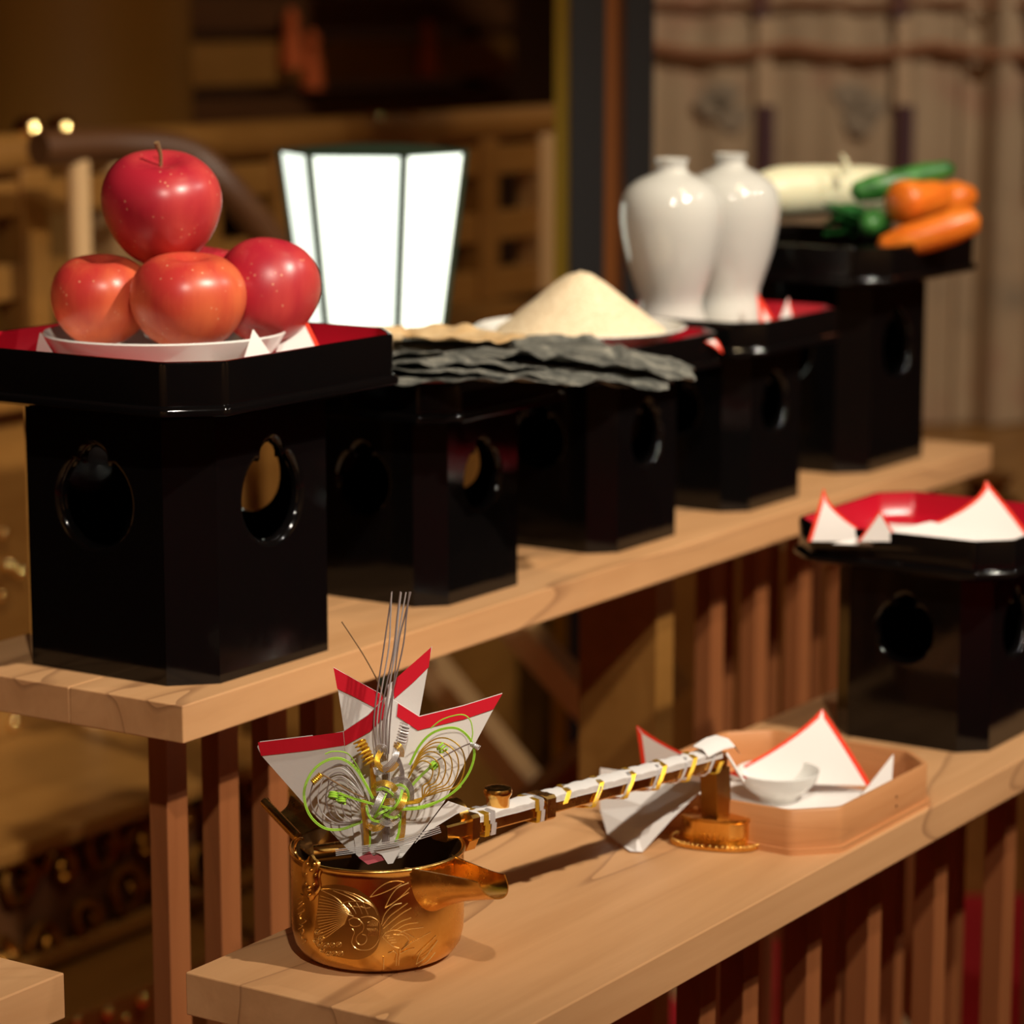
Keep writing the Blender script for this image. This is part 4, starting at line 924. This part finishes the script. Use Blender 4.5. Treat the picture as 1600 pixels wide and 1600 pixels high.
# ================================================================== CURTAIN
cd = 6.0
ct_ = empty('curtain', (at(1300, 300, cd).x, at(1300, 300, cd).y, .55), 'beige painted silk curtain with purple ribbons at the upper right', 'curtain')
mb = MB(); n = 150; rs = []
for i in range(n+1):
    px = 985+i/n*800; a = at(px, 300, cd); fold = .003*math.sin(i*.55)+.004*math.sin(i*.23+1)+(.020*math.sin(i*.42) if i > 95 else 0)
    a = a-FW*fold; rs.append([Vector((a.x, a.y, z)) for z in (.62, 1.0, 1.4, 2.4)])
mb.rings(rs, closed=False); mb.rings([[p+FW*.004 for p in r] for r in rs], closed=False)
mb.build('cloth', 'curtain', ct_, loc=ct_.location, fix=False)
CF = (at(1300, 300, cd)-CP).dot(FW)
def onF(px, py, off): r = ray(px, py); return CP+r*((CF+off)/r.dot(FW))
def strip(name, px, wpx, y0, y1, m, d=cd-.05):
    a = onF(px-wpx/2, y0, -.016); b = onF(px+wpx/2, y0, -.016); c = onF(px, y1, -.05)
    mb = MB(); t = FW*.004; vs = [Vector((p.x, p.y, z)) for z in (a.z, c.z) for p in (a, b, b+t, a+t)]
    mb.add(vs, [(3, 2, 1, 0), (4, 5, 6, 7), (0, 1, 5, 4), (1, 2, 6, 5), (2, 3, 7, 6), (3, 0, 4, 7)]); return mb.build(name, m, ct_, smooth=False, loc=ct_.location)
for px in (1192, 1410, 1628): strip('ribbon', px, 24, -120, 28, 'purple'); strip('ribbon', px+6, 26, 165, 300, 'purple'); strip('ribbon', px+3, 22, 28, 165, mat('pale_ribbon', (.58, .42, .27), .8))
P = [onF(1010+i*15, 72+14*abs(math.sin(i*.21)), -.014) for i in range(42)]
MB().tube(P, .013, 6).build('braid', 'rust', ct_, loc=ct_.location)
P = [onF(1010+i*15, 2+4*abs(math.sin(i*.21)), -.014) for i in range(42)]
MB().tube(P, .006, 6).build('braid', 'rust', ct_, loc=ct_.location)
random.seed(5)
for px, py in ((1115, 165), (1145, 185), (1330, 150), (1360, 170), (1130, 150), (1345, 190)):
    p = onF(px, py, -.011); P = [p+RT*(.035*math.cos(a)*(1+.2*math.sin(3*a)))+ZU*(.028*math.sin(a)) for a in [2*math.pi*k/18 for k in range(18)]]
    MB().poly(P, FW*.002).build('painted_cloud', mat('grey_cloud_paint', (.33, .27, .20), .85), ct_, smooth=False, loc=ct_.location)
# raised wooden dais carrying the curtain
a = at(1300, 690, 4.6)
ds = empty('dais', (a.x, a.y, 0), 'raised brown wooden floor below the curtain at the right', 'platform')
pts = [at(980, 700, 4.7), at(1900, 700, 4.7), at(1900, 600, 8), at(980, 600, 8)]
zz = .615
MB().rings([[Vector((p.x, p.y, .012)) for p in pts], [Vector((p.x, p.y, zz)) for p in pts]]).build('deck', 'altar_wood', ds, smooth=False, loc=ds.location)
p = at(1545, 640, 4.9); p.z = zz
tag(MB().lathe([(.05, 0), (.055, .01), (.06, .04), (.03, .06), (.05, .085), (.001, .1)], p, 20).build('gilt_stand', 'gold_dark', None, loc=p), 'small dull gold stand on the dais at the right edge', 'stand')

# ================================================================== FOLDING STOOL SEEN UNDER THE SHELF
fs_ = empty('folding_stool', (at(860, 1240, 3.9).x, at(860, 1240, 3.9).y, 0), 'pale wooden folding stool with crossed legs seen under the shelf', 'stool')
def beam(name, a, b, wd, m): 
    return MB().tube([a, a.lerp(b, .5), b], wd, 4, square=True).build(name, m, fs_, smooth=False, loc=fs_.location)
def floor_pt(p, q):       # extend line p->q down to the floor
    t = (.014-p.z)/(q.z-p.z); return p+(q-p)*t
a, b = at(640, 1000, 3.95), at(830, 1235, 3.85); beam('leg', a, floor_pt(a, b), .026, 'pale')
a, b = at(790, 960, 3.62), at(905, 1085, 3.58); beam('leg', a, floor_pt(a, b), .026, 'pale')
a, b = at(1060, 1050, 3.72), at(870, 1225, 3.66); beam('leg', a, floor_pt(a, b), .026, 'altar_wood')
a, b = at(640, 990, 3.95), at(795, 955, 3.62); beam('seat_rail', a, b, .026, 'pale')
bpy.context.view_layer.update()
